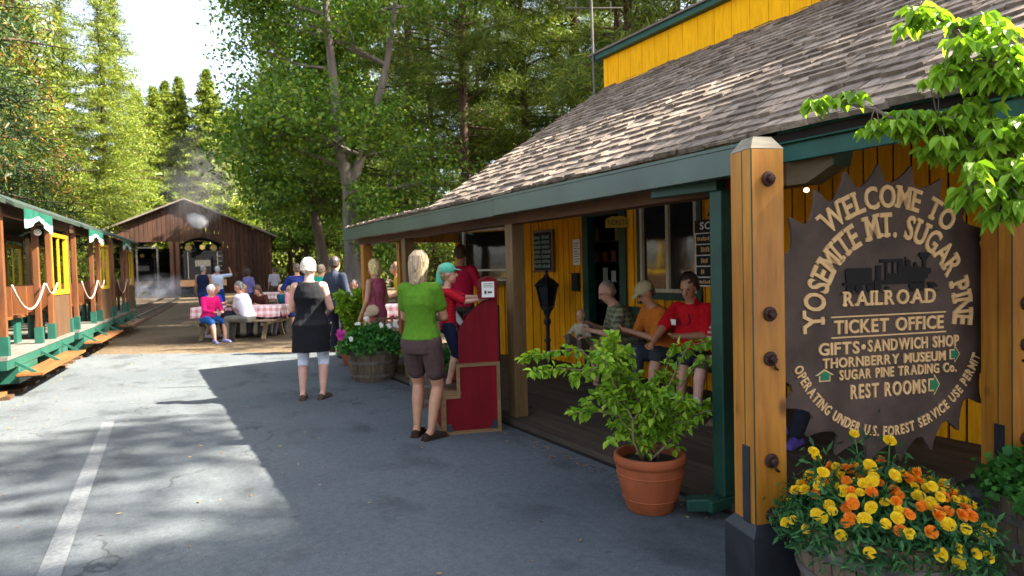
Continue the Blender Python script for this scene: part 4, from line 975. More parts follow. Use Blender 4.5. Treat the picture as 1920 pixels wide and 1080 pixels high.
# seated figure whose purple shoe shows under the saw blade sign
person('person in dark jeans with a purple sports shoe seated behind the saw blade sign', (4.90, 3.42, DZ), (-1, -.1), 1.66, sit=BS, tone='tan', female=True, lean=10, top=(0.03, 0.03, 0.04), bottom=('pants', (0.02, 0.022, 0.03)), shoe=(0.10, 0.07, 0.32), hair=((0.1, 0.06, 0.04), 'long'), feet=((-.12, .62, 0), (.16, .42, 0)), arms=((-.1, .4, .7), (.1, .4, .7)))

# --- picnic people.  table 1
TC = Vector(at(430, 628)); TC = Vector((2.12, 16.35, 0)); TA = math.atan2(RY, RX)
ax = Vector((RX, RY, 0)).normalized(); ay = Vector((-ax.y, ax.x, 0))
def tp_(u, v, z=0): q = TC+ax*u+ay*v; return (q.x, q.y, z)
PG = 'visitors around the picnic tables'; V2 = .014
person('white-haired woman in magenta jacket and blue capris sitting on the near bench', tp_(-.45, -.72), mixd((.75, RIGHT), (-.55, AWAY)), 1.62, sit=.44, lean=14, female=True, fat=1.15, tone='pink', top=(0.55, 0.012, 0.13), sleeve=.98, hem=.93, bottom=('capri', (0.02, 0.10, 0.33), .60), shoe=(0.20, 0.22, 0.42), hair=((0.62, 0.60, 0.58), 'curly'), look=(0, 18), arms=((-.1, .42, .74), (.1, .42, .72)), vox=V2, group=PG)
person('grey-haired man in white polo shirt and grey trousers leaning over the table', tp_(.42, -.72), mixd((-.95, RIGHT), (.10, AWAY)), 1.76, sit=.44, lean=18, fat=1.12, tone='tan', top=(0.60, 0.58, 0.68), sleeve=.45, hem=.93, bottom=('pants', (0.13, 0.125, 0.11)), shoe=(0.12, 0.08, 0.05), hair=((0.16, 0.15, 0.15), 'short'), look=(0, 16), arms=((.1, .46, .78), (.2, .48, .76)), vox=V2, group=PG)
person('man in blue shirt and white trainers at the left end of the checked table', tp_(-.98, .35), mixd((1, RIGHT), (-.3, AWAY)), 1.72, sit=.44, lean=26, tone='tan', fat=1.1, top=(0.02, 0.05, 0.42), sleeve=.45, bottom=('shorts', (0.13, 0.03, 0.045), .5), shoe=(0.62, 0.62, 0.68), hair=((0.18, 0.12, 0.09), 'short'), look=(0, 24), arms=((-.1, .45, .8), (.1, .45, .8)), feet=((-.12, .3, 0), (.12, .1, 0)), vox=V2, group=PG)
person('woman with long light brown hair in dark top at the far side of the table', tp_(-.22, .75), mixd((-1, AWAY), (.2, RIGHT)), 1.62, sit=.44, lean=22, female=True, tone='fair', top=(0.03, 0.025, 0.03), sleeve=.9, hair=((0.32, 0.22, 0.12), 'long'), look=(0, 30), arms=((-.1, .42, .8), (.1, .42, .8)), vox=V2, group=PG)
person('woman with dark brown hair in brown top at the far side of the table', tp_(.22, .78), mixd((-1, AWAY), (-.2, RIGHT)), 1.60, sit=.44, lean=26, female=True, fat=1.1, tone='fair', top=(0.06, 0.02, 0.015), sleeve=.9, hair=((0.08, 0.035, 0.02), 'long'), look=(0, 34), arms=((-.1, .42, .8), (.1, .42, .8)), vox=V2, group=PG)
def stand(label, px, depth, face, H=1.7, dz_=0, **k):
    p = px_at(px, depth, dz_); return person(label, p, face, H, vox=.016, group=PG, **k)
stand('man in navy tank top with grey hair standing beyond the table, back turned', 381, 20.5, AWAY, 1.80, tone='tan', fat=1.15, top=(0.012, 0.018, 0.05), sleeve=0, bottom=('shorts', (0.03, 0.05, 0.16)), hair=((0.30, 0.29, 0.28), 'thin'))
stand('man in white t-shirt raising a camera towards the locomotive', 408, 23, AWAY, 1.78, tone='tan', top=(0.55, 0.62, 0.75), sleeve=.45, bottom=('shorts', (0.02, 0.06, 0.25)), hair=((0.5, 0.5, 0.5), 'short'), arms=((-.2, .3, 1.5, -1, 0, -.5), (.30, .28, 1.62, 1, 0, -.5)))
stand('dark-haired woman in lavender blouse standing right of the checked table', 465, 20.5, mixd((1, AWAY), (.4, RIGHT)), 1.66, female=True, tone='brown', top=(0.16, 0.14, 0.32), sleeve=.45, bottom=('pants', (0.03, 0.03, 0.05)), hair=((0.04, 0.02, 0.015), 'bob'))
person('blond child in teal top sitting at the right end of the checked table', tp_(.72, .72), mixd((-1, AWAY), (-.6, RIGHT)), 1.45, sit=.46, lean=8, female=True, tone='fair', top=(0.01, 0.09, 0.13), sleeve=.05, hair=((0.55, 0.42, 0.22), 'bob'), vox=V2, group=PG)
person('person in pale pink top at the right end of the checked table', tp_(1.0, .62), mixd((-1, RIGHT), (.3, AWAY)), 1.50, sit=.46, lean=14, tone='fair', top=(0.55, 0.25, 0.28), sleeve=.45, hair=((0.5, 0.36, 0.2), 'short'), vox=V2, group=PG)
stand('person in white shirt walking past the far picnic table', 514, 29, mixd((-1, RIGHT), (1, AWAY)), 1.72, tone='tan', top=(0.45, 0.42, 0.5), bottom=('pants', (0.10, 0.06, 0.05)), hair=((0.08, 0.05, 0.03), 'short'))
stand('person in navy shirt half hidden left of the woman in black', 557, 15.0, mixd((1, AWAY), (-.5, RIGHT)), 1.70, tone='tan', top=(0.015, 0.025, 0.12), sleeve=.5, bottom=('shorts', (0.03, 0.06, 0.20)), hair=((0.12, 0.08, 0.05), 'short'), arms=((-.3, .3, 1.1), (.25, .2, .9)))
stand('person in emerald shirt behind the head of the woman in black', 603, 14.5, mixd((1, AWAY), (.2, RIGHT)), 1.66, tone='tan', top=(0.01, 0.30, 0.20), sleeve=.5, bottom=('pants', (0.03, 0.03, 0.05)), hair=((0.3, 0.22, 0.15), 'short'))
person('dark-haired man in navy shirt leaning on the table under the forked tree', px_at(665, 13.3), mixd((-1, AWAY), (.1, RIGHT)), 1.74, sit=.46, lean=22, tone='brown', top=(0.010, 0.016, 0.06), sleeve=.9, hair=((0.012, 0.01, 0.01), 'short'), look=(0, 10), arms=((-.2, .42, .85), (.2, .42, .85)), vox=.014, group=PG)
# ---------------------------------------------------------------- lettering
_G = {}
def glyph(ch):
    if ch not in _G:
        cu = bpy.data.curves.new('g', 'FONT'); cu.body = ch; cu.size = 1; cu.offset = .022; cu.resolution_u = 3
        o = bpy.data.objects.new('g', cu); me = o.to_mesh(); V = [(v.co.x, v.co.y) for v in me.vertices]; Fc = [tuple(p.vertices) for p in me.polygons]
        o.to_mesh_clear(); bpy.data.objects.remove(o); bpy.data.curves.remove(cu)
        if V: x0 = min(v[0] for v in V); x1 = max(v[0] for v in V)
        else: x0, x1 = 0, .3
        _G[ch] = ([(x-x0, y) for x, y in V], Fc, x1-x0)
    return _G[ch]
SLAB = {'W': [(0, 1), (1, 1), (.5, .98)], 'E': [(.08, 1), (.08, 0)], 'L': [(.10, 1), (.10, 0)], 'M': [(.07, 1), (.93, 1), (.07, 0), (.93, 0)], 'T': [(.5, 0)], 'Y': [(.02, 1), (.98, 1), (.5, 0)], 'I': [(.5, 1), (.5, 0)],
        'U': [(.08, 1), (.92, 1)], 'A': [(.03, 0), (.97, 0)], 'R': [(.10, 1), (.10, 0)], 'P': [(.10, 1), (.10, 0)], 'N': [(.07, 1), (.93, 1), (.07, 0)], 'D': [(.10, 1), (.10, 0)]}
def letter(mb, ch, h, wx, fr, y=0, slab=False, th=.008):
    """one raised letter: cap height h, width factor wx, fr maps (x,z,depth) into place with x centred"""
    V, Fc, w = glyph(ch); k = h/.70; W_ = w*k*wx; off = -W_/2
    n = len(mb.v); P = [(x*k*wx+off, yy*k) for x, yy in V]
    mb.v += [fr(x, z, th) for x, z in P]; mb.f += [tuple(i+n for i in f) for f in Fc]
    # side walls
    ed = {}
    for f in Fc:
        for a, b in zip(f, f[1:]+f[:1]): ed[(a, b)] = 1
    n2 = len(mb.v); mb.v += [fr(x, z, 0) for x, z in P]
    for a, b in ed:
        if (b, a) not in ed: mb.f.append((a+n, a+n2, b+n2, b+n))
    if slab and ch in SLAB:
        sw, sh = h*.155*max(1, min(wx, 1.2)), h*.15
        for (u, v) in SLAB[ch]:
            cx = off+u*W_; z0 = (h-sh) if v > .5 else 0
            if v == .98: continue
            q = [(cx-sw, z0), (cx+sw, z0), (cx+sw, z0+sh), (cx-sw, z0+sh)]; n = len(mb.v)
            mb.v += [fr(x, z, th+.0012) for x, z in q]+[fr(x, z, 0) for x, z in q]
            mb.f += [(n, n+1, n+2, n+3), (n, n+4, n+5, n+1), (n+1, n+5, n+6, n+2), (n+2, n+6, n+7, n+3), (n+3, n+7, n+4, n)]
    return W_
def adv(ch, h, wx, gap): return (glyph(ch)[2]*h/.7*wx if ch != ' ' else h*.42*wx)+gap
def fit(s, span, h, gap):
    lo, hi = .3, 3.0
    for _ in range(30):
        mid = (lo+hi)/2
        if sum(adv(c, h, mid, gap) for c in s)-gap < span: lo = mid
        else: hi = mid
    return lo
def line(mb, s, x0, x1, z0, h, base, slab=False, th=.008):
    """mb is a list: one mesh per word is appended to it; or one mesh builder"""
    gap = h*(.20 if slab else .13); wx = fit(s, x1-x0, h, gap); x = x0; out = mb if isinstance(mb, list) else None
    if out is not None: mb = MB(); out.append(mb)
    for c in s:
        a = adv(c, h, wx, gap)
        if c != ' ':
            xc = x+(a-gap)/2; letter(mb, c, h, wx, lambda px_, pz_, d, xc=xc: base(xc+px_, z0+pz_, d), slab=slab, th=th)
        elif out is not None: mb = MB(); out.append(mb)
        x += a
def arc(out, s, cx, cz, r, h, a0, a1, base, slab=False, inside=False, th=.008):
    """letters round a circle, from angle a0 to a1 (degrees, 90 = top); inside: feet outward, read along the bottom"""
    gap = h*(.09 if slab else .16); sg = 1 if inside else -1; rm = r+(h*.5 if not inside else 0); span = abs(R(a1-a0))*rm; wx = fit(s, span, h, gap); x = 0
    mb = MB(); out.append(mb)
    for c in s:
        a = adv(c, h, wx, gap)
        if c != ' ':
            th_ = R(a0)+sg*(x+(a-gap)/2)/rm
            if not inside: ux, uz = math.cos(th_), math.sin(th_); tx, tz = math.sin(th_), -math.cos(th_)
            else: ux, uz = -math.cos(th_), -math.sin(th_); tx, tz = -math.sin(th_), math.cos(th_)
            def fr(px_, pz_, d, ux=ux, uz=uz, tx=tx, tz=tz, th_=th_): return base(cx+math.cos(th_)*r+tx*px_+ux*pz_, cz+math.sin(th_)*r+tz*px_+uz*pz_, d)
            letter(mb, c, h, wx, fr, slab=slab, th=th)
        else: mb = MB(); out.append(mb)
        x += a

# ---------------------------------------------------------------- saw blade welcome sign between its two posts
SR = R(-16); SO = Vector((3.234, 1.893, 1.216))
SG = thing('saw_blade_sign', 'round rust-brown saw blade welcome sign with cream western lettering hung between two posts', 'sign', SO, SR)
bl = MB(); nT = 24; out = []
for k in range(nT):
    a0 = -2*PI*k/nT+.03; da = 2*PI/nT   # hooked teeth leaning clockwise
    for f, rr in ((0, .655), (.18, .648), (.40, .668), (.62, .700), (.80, .745), (.84, .74), (.90, .70), (.97, .66)):
        a = a0-da*f; out.append((rr*math.cos(a), rr*math.sin(a)))
out = out[::-1] if False else out
nO = len(out); ri = .62; cir = [(ri*x/math.hypot(x, z), ri*z/math.hypot(x, z)) for x, z in out]
bl.add([(x, y, z) for y in (-.008, .008) for c_ in (cir, out) for x, z in c_], [tuple(range(nO)), tuple(range(3*nO-1, 2*nO-1, -1))]+[f for i in range(nO) for j in ((i+1) % nO,) for f in ((i, nO+i, nO+j, j), (2*nO+i, 2*nO+j, 3*nO+j, 3*nO+i), (nO+i, 3*nO+i, 3*nO+j, nO+j))]); o = bl.build('blade', 'sign', SG)
B0 = lambda x, z, d: (x, -.0085-d, z)
def sgn(mb, name, mt='cream'):
    for q in (mb if isinstance(mb, list) else [mb]): q.build(name, mt, SG)
C0 = (0.0, 0.0)
m_ = []; arc(m_, 'WELCOME TO', 0, 0, .530, .108, 131, 49, B0, slab=True); sgn(m_, 'welcome_lettering')
m_ = []; arc(m_, 'YOSEMITE MT. SUGAR PINE', 0, 0, .385, .118, 187, -9, B0, slab=True); sgn(m_, 'arched_name_lettering')
m_ = []; line(m_, 'RAILROAD', -.272, .272, .052, .070, B0, slab=True); sgn(m_, 'railroad_lettering')
m_ = []; line(m_, 'TICKET OFFICE', -.328, .320, -.082+.002, .064, B0); sgn(m_, 'ticket_office_lettering')
for z in (.0, -.100): sgn(MB().b2(-.344, .335, -.0155, -.0085, z-.003, z+.004), 'rule')
m_ = []; line(m_, 'GIFTS', -.417, -.185, -.180, .058, B0); line(m_, 'SANDWICH SHOP', -.135, .416, -.176, .056, B0); m_.append(MB().ell((-.160, -.0125, -.152), (.014, .005, .014), 12, 6)); sgn(m_, 'shop_lettering')
m_ = []; line(m_, 'THORNBERRY MUSEUM', -.395, .332, -.244, .047, B0); sgn(m_, 'museum_lettering')
m_ = []; line(m_, 'SUGAR PINE TRADING Co.', -.300, .400, -.306, .047, B0); sgn(m_, 'trading_lettering')
m_ = []; line(m_, 'REST ROOMS', -.237, .211, -.402, .068, B0); sgn(m_, 'rest_rooms_lettering')
m_ = []; arc(m_, 'OPERATING UNDER U.S. FOREST SERVICE USE PERMIT', 0, 0, .602, .048, 203, 337, B0, inside=True); sgn(m_, 'permit_lettering')
def arrow(cx, cz, s, rot, name='arrow', asp=.6):
    sh_ = [(-.6, -.9), (.6, -.9), (.6, .05), (1, .05), (0, 1), (-1, .05), (-.6, .05)]
    c_, s_ = math.cos(rot), math.sin(rot); f = lambda k: [(cx+(x*c_-z*asp*s_)*s*k, cz+(x*s_+z*asp*c_)*s*k) for x, z in sh_]
    a = MB().prism(f(1.18), -.012, -.0085).build(name, 'cream', SG); b = MB().prism(f(.88), -.016, -.0122).build('arrow_face', 'signgreen', a)
arrow(.392, -.218, .036, R(-90), asp=.8); arrow(-.382, -.280, .045, 0, asp=.6); arrow(.262, -.366, .046, R(-90), asp=.68)
# black cut-out locomotive and tender
lc = MB(); P = lambda pts: lc.prism(pts, -.016, -.0085)
def bx(x0, x1, z0, z1): lc.b2(x0, x1, -.016, -.0087, z0, z1)
P([(-.255, .165), (-.11, .165), (-.11, .225), (-.115, .235), (-.25, .235), (-.25, .228), (-.262, .23), (-.262, .215)]); bx(-.275, -.10, .150, .1649)
bx(-.095, .205, .150, .172); bx(-.085, -.055, .1721, .245); bx(-.03, -.018, .1721, .258); bx(.045, .075, .1721, .2579); bx(-.0178, .0448, .1721, .205); bx(.012, .020, .2051, .258)
P([(-.06, .258), (.075, .258), (.075, .275), (-.06, .275)]); P([(.0752, .172), (.215, .172), (.225, .18), (.225, .222), (.215, .23), (.0752, .24)])
P([(.10, .238), (.12, .238), (.12, .262), (.11, .27), (.10, .262)]); P([(.142, .232), (.16, .232), (.16, .25), (.151, .258), (.142, .25)]); P([(.09, .24), (.094, .24), (.094, .285), (.09, .285)])
P([(.195, .228), (.213, .228), (.213, .262), (.238, .292), (.232, .305), (.178, .305), (.170, .292), (.195, .262)])
P([(.226, .155), (.262, .155), (.285, .135), (.285, .128), (.226, .14)]); P([(.226, .195), (.243, .195), (.243, .225), (.226, .225)])
for x, r_ in ((-.235, .021), (-.185, .021), (-.12, .021), (-.075, .021), (.135, .023), (.18, .023), (.245, .014), (-.02, .012)):
    P([(x+r_*math.cos(2*PI*k/14), .136+(.0 if r_ > .02 else -.006)+r_*math.sin(2*PI*k/14)) for k in range(14)])
bx(-.29, .30, .1105, .1125); lc.build('locomotive_cutout', 'signblack', SG)

# the two big posts that carry the sign
def big_post(label, loc, h):
    t = thing('wooden_post', label, 'post', loc, SR, 'big bolted wooden posts'); w_ = .082
    p = MB(); z1 = h-.07
    for xx0, xx1 in ((-w_, -.0035), (.0005, w_)):  # the shaft is two balks with a narrow seam
        pass
    p.add([(-w_, -w_, .30), (w_, -w_, .30), (w_, w_, .30), (-w_, w_, .30), (-w_, -w_, z1), (w_, -w_, z1), (w_, w_, z1), (-w_, w_, z1)], [(0, 3, 2, 1), (0, 1, 5, 4), (1, 2, 6, 5), (2, 3, 7, 6), (3, 0, 4, 7), (4, 5, 6, 7)])
    p.build('shaft', 'post', t, bevel=.004)
    MB().b2(-w_-.0012, -w_+.004, -.0135, -.0085, .31, z1-.002).b2(-w_-.0016, -w_+.003, -w_-.0016, -w_+.003, .31, z1-.004).build('seam', 'green', t)
    c = MB(); c.add([(-w_-.001, -w_-.001, z1), (w_+.001, -w_-.001, z1), (w_+.001, w_+.001, z1), (-w_-.001, w_+.001, z1), (-.046, -.046, h-.012), (.046, -.046, h-.012), (.046, .046, h-.012), (-.046, .046, h-.012)], [(0, 1, 5, 4), (1, 2, 6, 5), (2, 3, 7, 6), (3, 0, 4, 7), (4, 5, 6, 7)]); c.build('cap', 'postcap', t)
    b = MB(); b.add([(-.117, -.117, 0), (.117, -.117, 0), (.117, .117, 0), (-.117, .117, 0), (-.117, -.117, .27), (.117, -.117, .27), (.117, .117, .27), (-.117, .117, .27), (-w_-.002, -w_-.002, .315), (w_+.002, -w_-.002, .315), (w_+.002, w_+.002, .315), (-w_-.002, w_+.002, .315)],
              [(0, 1, 5, 4), (1, 2, 6, 5), (2, 3, 7, 6), (3, 0, 4, 7), (4, 5, 9, 8), (5, 6, 10, 9), (6, 7, 11, 10), (7, 4, 8, 11), (8, 9, 10, 11)]); b.build('base', 'tar', t, bevel=.004)
    MB().b2(-w_-.007, -w_, -.045, .005, .30, .66).build('strap', 'tar', t)
    for i, z in enumerate((1.86, 1.26, 1.06, .60, .355)):
        k = MB(); y = -w_
        k.lathe([(.001, 0), (.029, .0), (.034, .005), (.031, .012), (.019, .015)], 14); k.v = [(a, y-c_, b_) for a, b_, c_ in k.v]
        n = len(k.v); q = MB(); q.lathe([(.019, .0), (.0195, .022), (.015, .029), (.0005, .030)], 6); k.add([(a*1.0, y-.010-c_, b_) for a, b_, c_ in q.v], q.f)
        k.v = [(a+random.uniform(-.001, .001), b_, z+c_+random.uniform(-.001, .001)) for a, b_, c_ in k.v]
        k.build('bolt', 'rust', t)
        if i in (2, 3): MB().tube([(.01, y-.012, z-.02), (.022, y-.014, z-.045), (.034, y-.010, z-.05)], .006, 6).build('bolt_pin', 'rust', t, smooth=True)
    return t
big_post('big stained wooden post with rusty bolts left of the saw blade sign', (2.468, 2.045, 0), 2.065)
p2 = big_post('big stained wooden post with rusty bolts at the right photo edge', (3.765, 1.60, 0), 2.38)
for z, r_ in ((1.66, .02), (.98, -.03)):
    MB().tube([(-.02, -.082, z), (.0, -.11, z+.01), (.03, -.115, z), (.05, -.09, z-.01)], .007, 6).build('hook', 'rust', p2, smooth=True)

# ---------------------------------------------------------------- barrels, pots and plants
def barrel(label, loc, r, h, group='half barrel planters', rz=0):
    t = thing('barrel_planter', label, 'planter', loc, rz, group); n = 22; mb = MB()
    prof = [(r*.80, 0), (r*.90, h*.30), (r*.97, h*.65), (r, h)]
    for k in range(n):
        a0, a1 = 2*PI*k/n+.008, 2*PI*(k+1)/n-.008; o_ = random.uniform(-.002, .002); seg = 2; base = len(mb.v)
        for a in (a0, (a0+a1)/2, a1):
            for q, z in prof: mb.v.append(((q+o_)*math.cos(a), (q+o_)*math.sin(a), z))
            for q, z in prof[::-1]: mb.v.append(((q+o_-.026)*math.cos(a), (q+o_-.026)*math.sin(a), z))
        for s in (0, 1):
            for i in range(8): a = base+s*8+i; b = base+s*8+(i+1) % 8; mb.f.append((a, a+8, b+8, b))
        mb.f.append(tuple(base+i for i in range(7, -1, -1))); mb.f.append(tuple(base+16+i for i in range(8)))
    mb.build('staves', 'stave', t)
    for z, q in ((.16, .855), (.52, .955), (.80, .992)):
        MB().lathe([(r*q*.985+.001, h*z-.018), (r*q+.004, h*z-.018), (r*q+.009, h*z+.018), (r*q*.985+.001, h*z+.018)], 30).build('hoop', 'hoop', t)
    MB().lathe([(.001, h-.06), (r-.03, h-.07)], 20).lathe([(.001, .02), (r*.78, .02)], 20).build('soil', 'soil', t); return t
M['lf_mar'] = leafmat('marigold_leaves', (0.012, 0.055, 0.018), (0.03, 0.11, 0.03), (0.06, 0.17, 0.04), trans=.25)
M['lf_ger'] = leafmat('geranium_leaves', (0.02, 0.10, 0.02), (0.05, 0.19, 0.025), (0.10, 0.28, 0.04), trans=.3)
M['lf_lime'] = leafmat('bougainvillea_leaves', (0.11, 0.25, 0.015), (0.24, 0.42, 0.025), (0.46, 0.60, 0.06), trans=.4, rough=.4)
M['lf_dog'] = leafmat('dogwood_leaves', (0.13, 0.27, 0.02), (0.24, 0.42, 0.03), (0.38, 0.54, 0.06), trans=.45, rough=.4)
M['fl_y'] = leafmat('yellow_petals', (0.80, 0.50, 0.01), (0.85, 0.62, 0.015), (0.72, 0.38, 0.01), trans=.25)
M['fl_o'] = leafmat('orange_petals', (0.75, 0.17, 0.006), (0.85, 0.26, 0.01), (0.60, 0.08, 0.006), trans=.25)
M['fl_w'] = leafmat('white_petals', (0.75, 0.72, 0.72), (0.85, 0.82, 0.8), trans=.3)
M['fl_m'] = leafmat('magenta_petals', (0.50, 0.02, 0.26), (0.62, 0.05, 0.34), trans=.3)
M['fl_r'] = leafmat('red_petals', (0.45, 0.02, 0.05), (0.6, 0.05, 0.08), trans=.3)
def ruffle(P, nrm, r, layers=4, per=9):
    """a double flower head: ruffled petals round a centre"""
    out = []; n = Vector(nrm).normalized(); x = n.orthogonal().normalized(); y = n.cross(x)
    for l in range(layers):
        k = per-l; rr = r*(1-.22*l); up_ = .15+.35*l
        for i in range(k):
            a = 2*PI*(i+.5*(l % 2)+random.uniform(-.1, .1))/k; d = x*math.cos(a)+y*math.sin(a); s = n.cross(d); w_ = rr*.34
            c = Vector(P)+n*r*.10*l; tip = c+d*rr+n*r*(up_*.55)*random.uniform(.6, 1.1)
            out.append([tuple(c+s*w_*.35), tuple(c-s*w_*.35), tuple(tip-s*w_), tuple(tip+s*w_)])
    return out
def flowers_on(t, pts, mt, name, r, kind='double'):
    for P, nrm in pts:
        rr = r*random.uniform(.8, 1.2); V = np.array(ruffle(P, nrm, rr, 4 if kind == 'double' else 2, 9 if kind == 'double' else 5)); npmesh(name, V, mt, t)
def mound(t, r, h0, hh, n, mt, lw, lh, stems=60, sprawl=1.0, name='foliage'):
    C = []; T = MB()
    for k in range(n):
        a = random.uniform(0, 6.283); q = math.sqrt(random.random())*r*sprawl; z = h0+hh*(1-(q/(r*sprawl))**2.2)*random.uniform(.15, 1.0)
        if q > r: z -= random.uniform(0, .06)
        C.append(rng.normal(size=(10, 3))*.028+np.array([math.cos(a)*q, math.sin(a)*q, z]))
        if k % (max(1, n//stems)) == 0: T.tube([(math.cos(a)*q*.5, math.sin(a)*q*.5, h0-.03), (math.cos(a)*q, math.sin(a)*q, z)], [.004, .002], 4, cap=False)
    T.build('stems', 'lf_mar', t); npmesh(name, leaves(np.concatenate(C), lw, lh, 'leaf', droop=.1), mt, t)
mx_, my_ = 2.62, 1.57
mb_ = barrel('half barrel overflowing with yellow and orange marigolds in front of the saw blade sign', (mx_, my_, 0), .335, .43)
mound(mb_, .34, .41, .19, 900, 'lf_mar', .012, .042, sprawl=1.14)
MPK = [0]
def mp():
    MPK[0] += 1; a = MPK[0]*2.39996+random.gauss(0, .15); q = math.sqrt((MPK[0] % 100+random.random())/100)*.385; z = .43+.20*(1-(q/.40)**2.4)*random.uniform(.70, 1.12)+(.0 if q < .34 else -.04)
    return (math.cos(a)*q, math.sin(a)*q, z), (math.cos(a)*q*2.2+random.gauss(0, .25)-.35, math.sin(a)*q*2.2+random.gauss(0, .25)-.30, .75)
flowers_on(mb_, [mp() for _ in range(100)], 'fl_y', 'yellow_marigold', .0225)
flowers_on(mb_, [mp() for _ in range(72)], 'fl_o', 'orange_marigold', .021)
# tall shoots standing above the mound
ts = MB(); tsl = []
for (dx, dy, z) in ((-.26, .12, .72), (-.20, .15, .68), (-.02, .10, .76), (.10, .02, .73), (-.30, .05, .66)):
    ts.tube([(dx*.6, dy*.6, .5), (dx, dy, z)], [.004, .003], 4); tsl.append(rng.normal(size=(34, 3))*np.array([.03, .03, .07])+np.array([dx, dy, z-.10]))
    flowers_on(mb_, [((dx, dy, z), (-.3, -.5, .8))], 'fl_y', 'yellow_marigold', .024)
ts.build('tall_stems', 'lf_mar', mb_); npmesh('tall_leaves', leaves(np.concatenate(tsl), .012, .045, 'leaf'), 'lf_mar', mb_)
rb_ = barrel('half barrel of bright green geranium leaves cut by the right photo edge', (3.60, 1.27, 0), .34, .42)
mound(rb_, .34, .42, .20, 420, 'lf_ger', .035, .040, sprawl=1.05); flowers_on(rb_, [((-.22, .02, .56), (-.5, -.5, .6))], 'fl_y', 'yellow_marigold', .026)
gb_ = barrel('half barrel with two pale hoops and white geraniums left of the woman in green', (2.80, 8.78, 0), .36, .50)
mound(gb_, .38, .48, .26, 620, 'lf_ger', .045, .055, sprawl=1.12)
for q in [(-.28, -.25, .80), (.02, -.3, .76), (.14, -.28, .74), (.26, -.22, .74), (.3, -.1, .76), (-.36, -.2, .60), (-.12, -.1, .84)]:
    flowers_on(gb_, [((q[0]+random.gauss(0, .012), q[1]+random.gauss(0, .012), q[2]+random.gauss(0, .012)), (-.3, -.8, .5)) for _ in range(6)], 'fl_w', 'white_geranium', .022, 'single')
flowers_on(gb_, [((-.46+random.gauss(0, .03), -.1+random.gauss(0, .03), .66+random.gauss(0, .03)), (-.3, -.8, .5)) for _ in range(14)], 'fl_m', 'magenta_petunia', .03, 'single')
flowers_on(gb_, [((random.uniform(.05, .4), .25, .80+random.gauss(0, .03)), (-.3, -.8, .5)) for _ in range(12)], 'fl_r', 'red_geranium', .022, 'single')
b4 = barrel('low worn half barrel half hidden behind the legs of the woman in green', (2.84, 6.72, 0), .29, .46)
mound(b4, .28, .46, .16, 180, 'lf_ger', .04, .05)
def pot(label, loc, r, h, cat='pot'):
    t = thing('potted_bush', label, 'potted plant', loc, 0, 'bushes in terracotta pots')
    MB().lathe([(.001, 0), (r*.62, 0), (r*.66, .01), (r*.80, h*.30), (r*.91, h*.58), (r*.955, h*.80), (r*.955, h*.83), (r*1.0, h*.84), (r*1.015, h*.90), (r*1.01, h*.97), (r*.985, h), (r*.90, h), (r*.87, h*.93), (r*.84, h*.82)], 40).build('pot', 'terra', t, smooth=True)
    for z, q in ((.24, .775), (.665, .935)): MB().lathe([(r*q-.004, h*z-.006), (r*q+.003, h*z-.003), (r*q+.003, h*z+.003), (r*q-.001, h*z+.006)], 40).build('groove_ring', 'terra', t, smooth=True)
    MB().lathe([(.001, h*.86), (r*.85, h*.85)], 24).build('soil', 'soil', t); return t
pt = pot('lime green leafy bush in a terracotta pot at the edge of the deck', (2.68, 3.04, 0), .215, .345)
def leafy(t, stems, mt, lw, lh, h0, droop=.25):
    T = MB(); LV = []
    for pts, r0, dens in stems:
        P = [Vector(p) for p in pts]; n = len(P); T.tube(P, [r0*(1-.75*i/(n-1)) for i in range(n)], 6)
        tot = sum((P[i+1]-P[i]).length for i in range(n-1))
        for k in range(int(tot*dens)):
            f = random.uniform(.12, 1)*(n-1); i = min(n-2, int(f)); q = P[i].lerp(P[i+1], f-i); LV.append((q, (P[i+1]-P[i]).normalized()))
    T.build('stems', 'stem', t, smooth=True)
    out = []
    for q, d in LV:
        o_ = Vector((random.gauss(0, 1), random.gauss(0, 1), random.gauss(.1, .7))).normalized(); a = (o_+d*.5+Vector((0, 0, -droop))).normalized()
        q = q+o_*random.uniform(.004, .018); s = random.uniform(.65, 1.25); w_ = lw*s; l_ = lh*s
        b = a.cross(Vector((random.gauss(0, .5), random.gauss(0, .5), 1))).normalized(); nn = b.cross(a)
        m1 = q+a*l_*.35-nn*l_*.03; m2 = q+a*l_*.7-nn*l_*.08; tip = q+a*l_-nn*l_*.2; f = nn*w_*.22
        # folded leaf: two halves of two faces each
        out.append([q, m1+b*w_*.5+f, m2+b*w_*.36+f*.7, tip]); out.append([q, tip, m2-b*w_*.36+f*.7, m1-b*w_*.5+f])
        out.append([q, m1, m2, tip]) if False else None
    out = [o_ for o_ in out if o_]
    V = np.array([[tuple(v) for v in o_] for o_ in out]); npmesh('foliage', V, mt, t)
    return T
def grow(base, tip, k=5, wob=.03):
    b, t_ = Vector(base), Vector(tip); return [b.lerp(t_, i/k)+Vector((random.gauss(0, wob), random.gauss(0, wob), .06*math.sin(PI*i/k)+random.gauss(0, wob*.5)))*(1 if 0 < i < k else .0) for i in range(k+1)]
def vv(r_, f_, z): return (RX*r_+FX*f_, RY*r_+FY*f_, z)
st = []
mains = []
for k in range(12):
    tip = vv(random.uniform(-.42, .36), random.uniform(-.25, .25), random.uniform(.62, .98)); b_ = vv(random.uniform(-.06, .06), random.uniform(-.05, .05), .30); g_ = grow(b_, tip, 6, .02); mains.append(g_); st.append((g_, .009, 55))
for g_ in list(mains):
    for _ in range(5):
        i = random.randint(1, 6); s_ = g_[i]; t_ = s_+Vector(vv(random.gauss(0, .13), random.gauss(0, .11), random.gauss(.03, .08))); st.append((grow(s_, t_, 4, .012), .0035, 165))
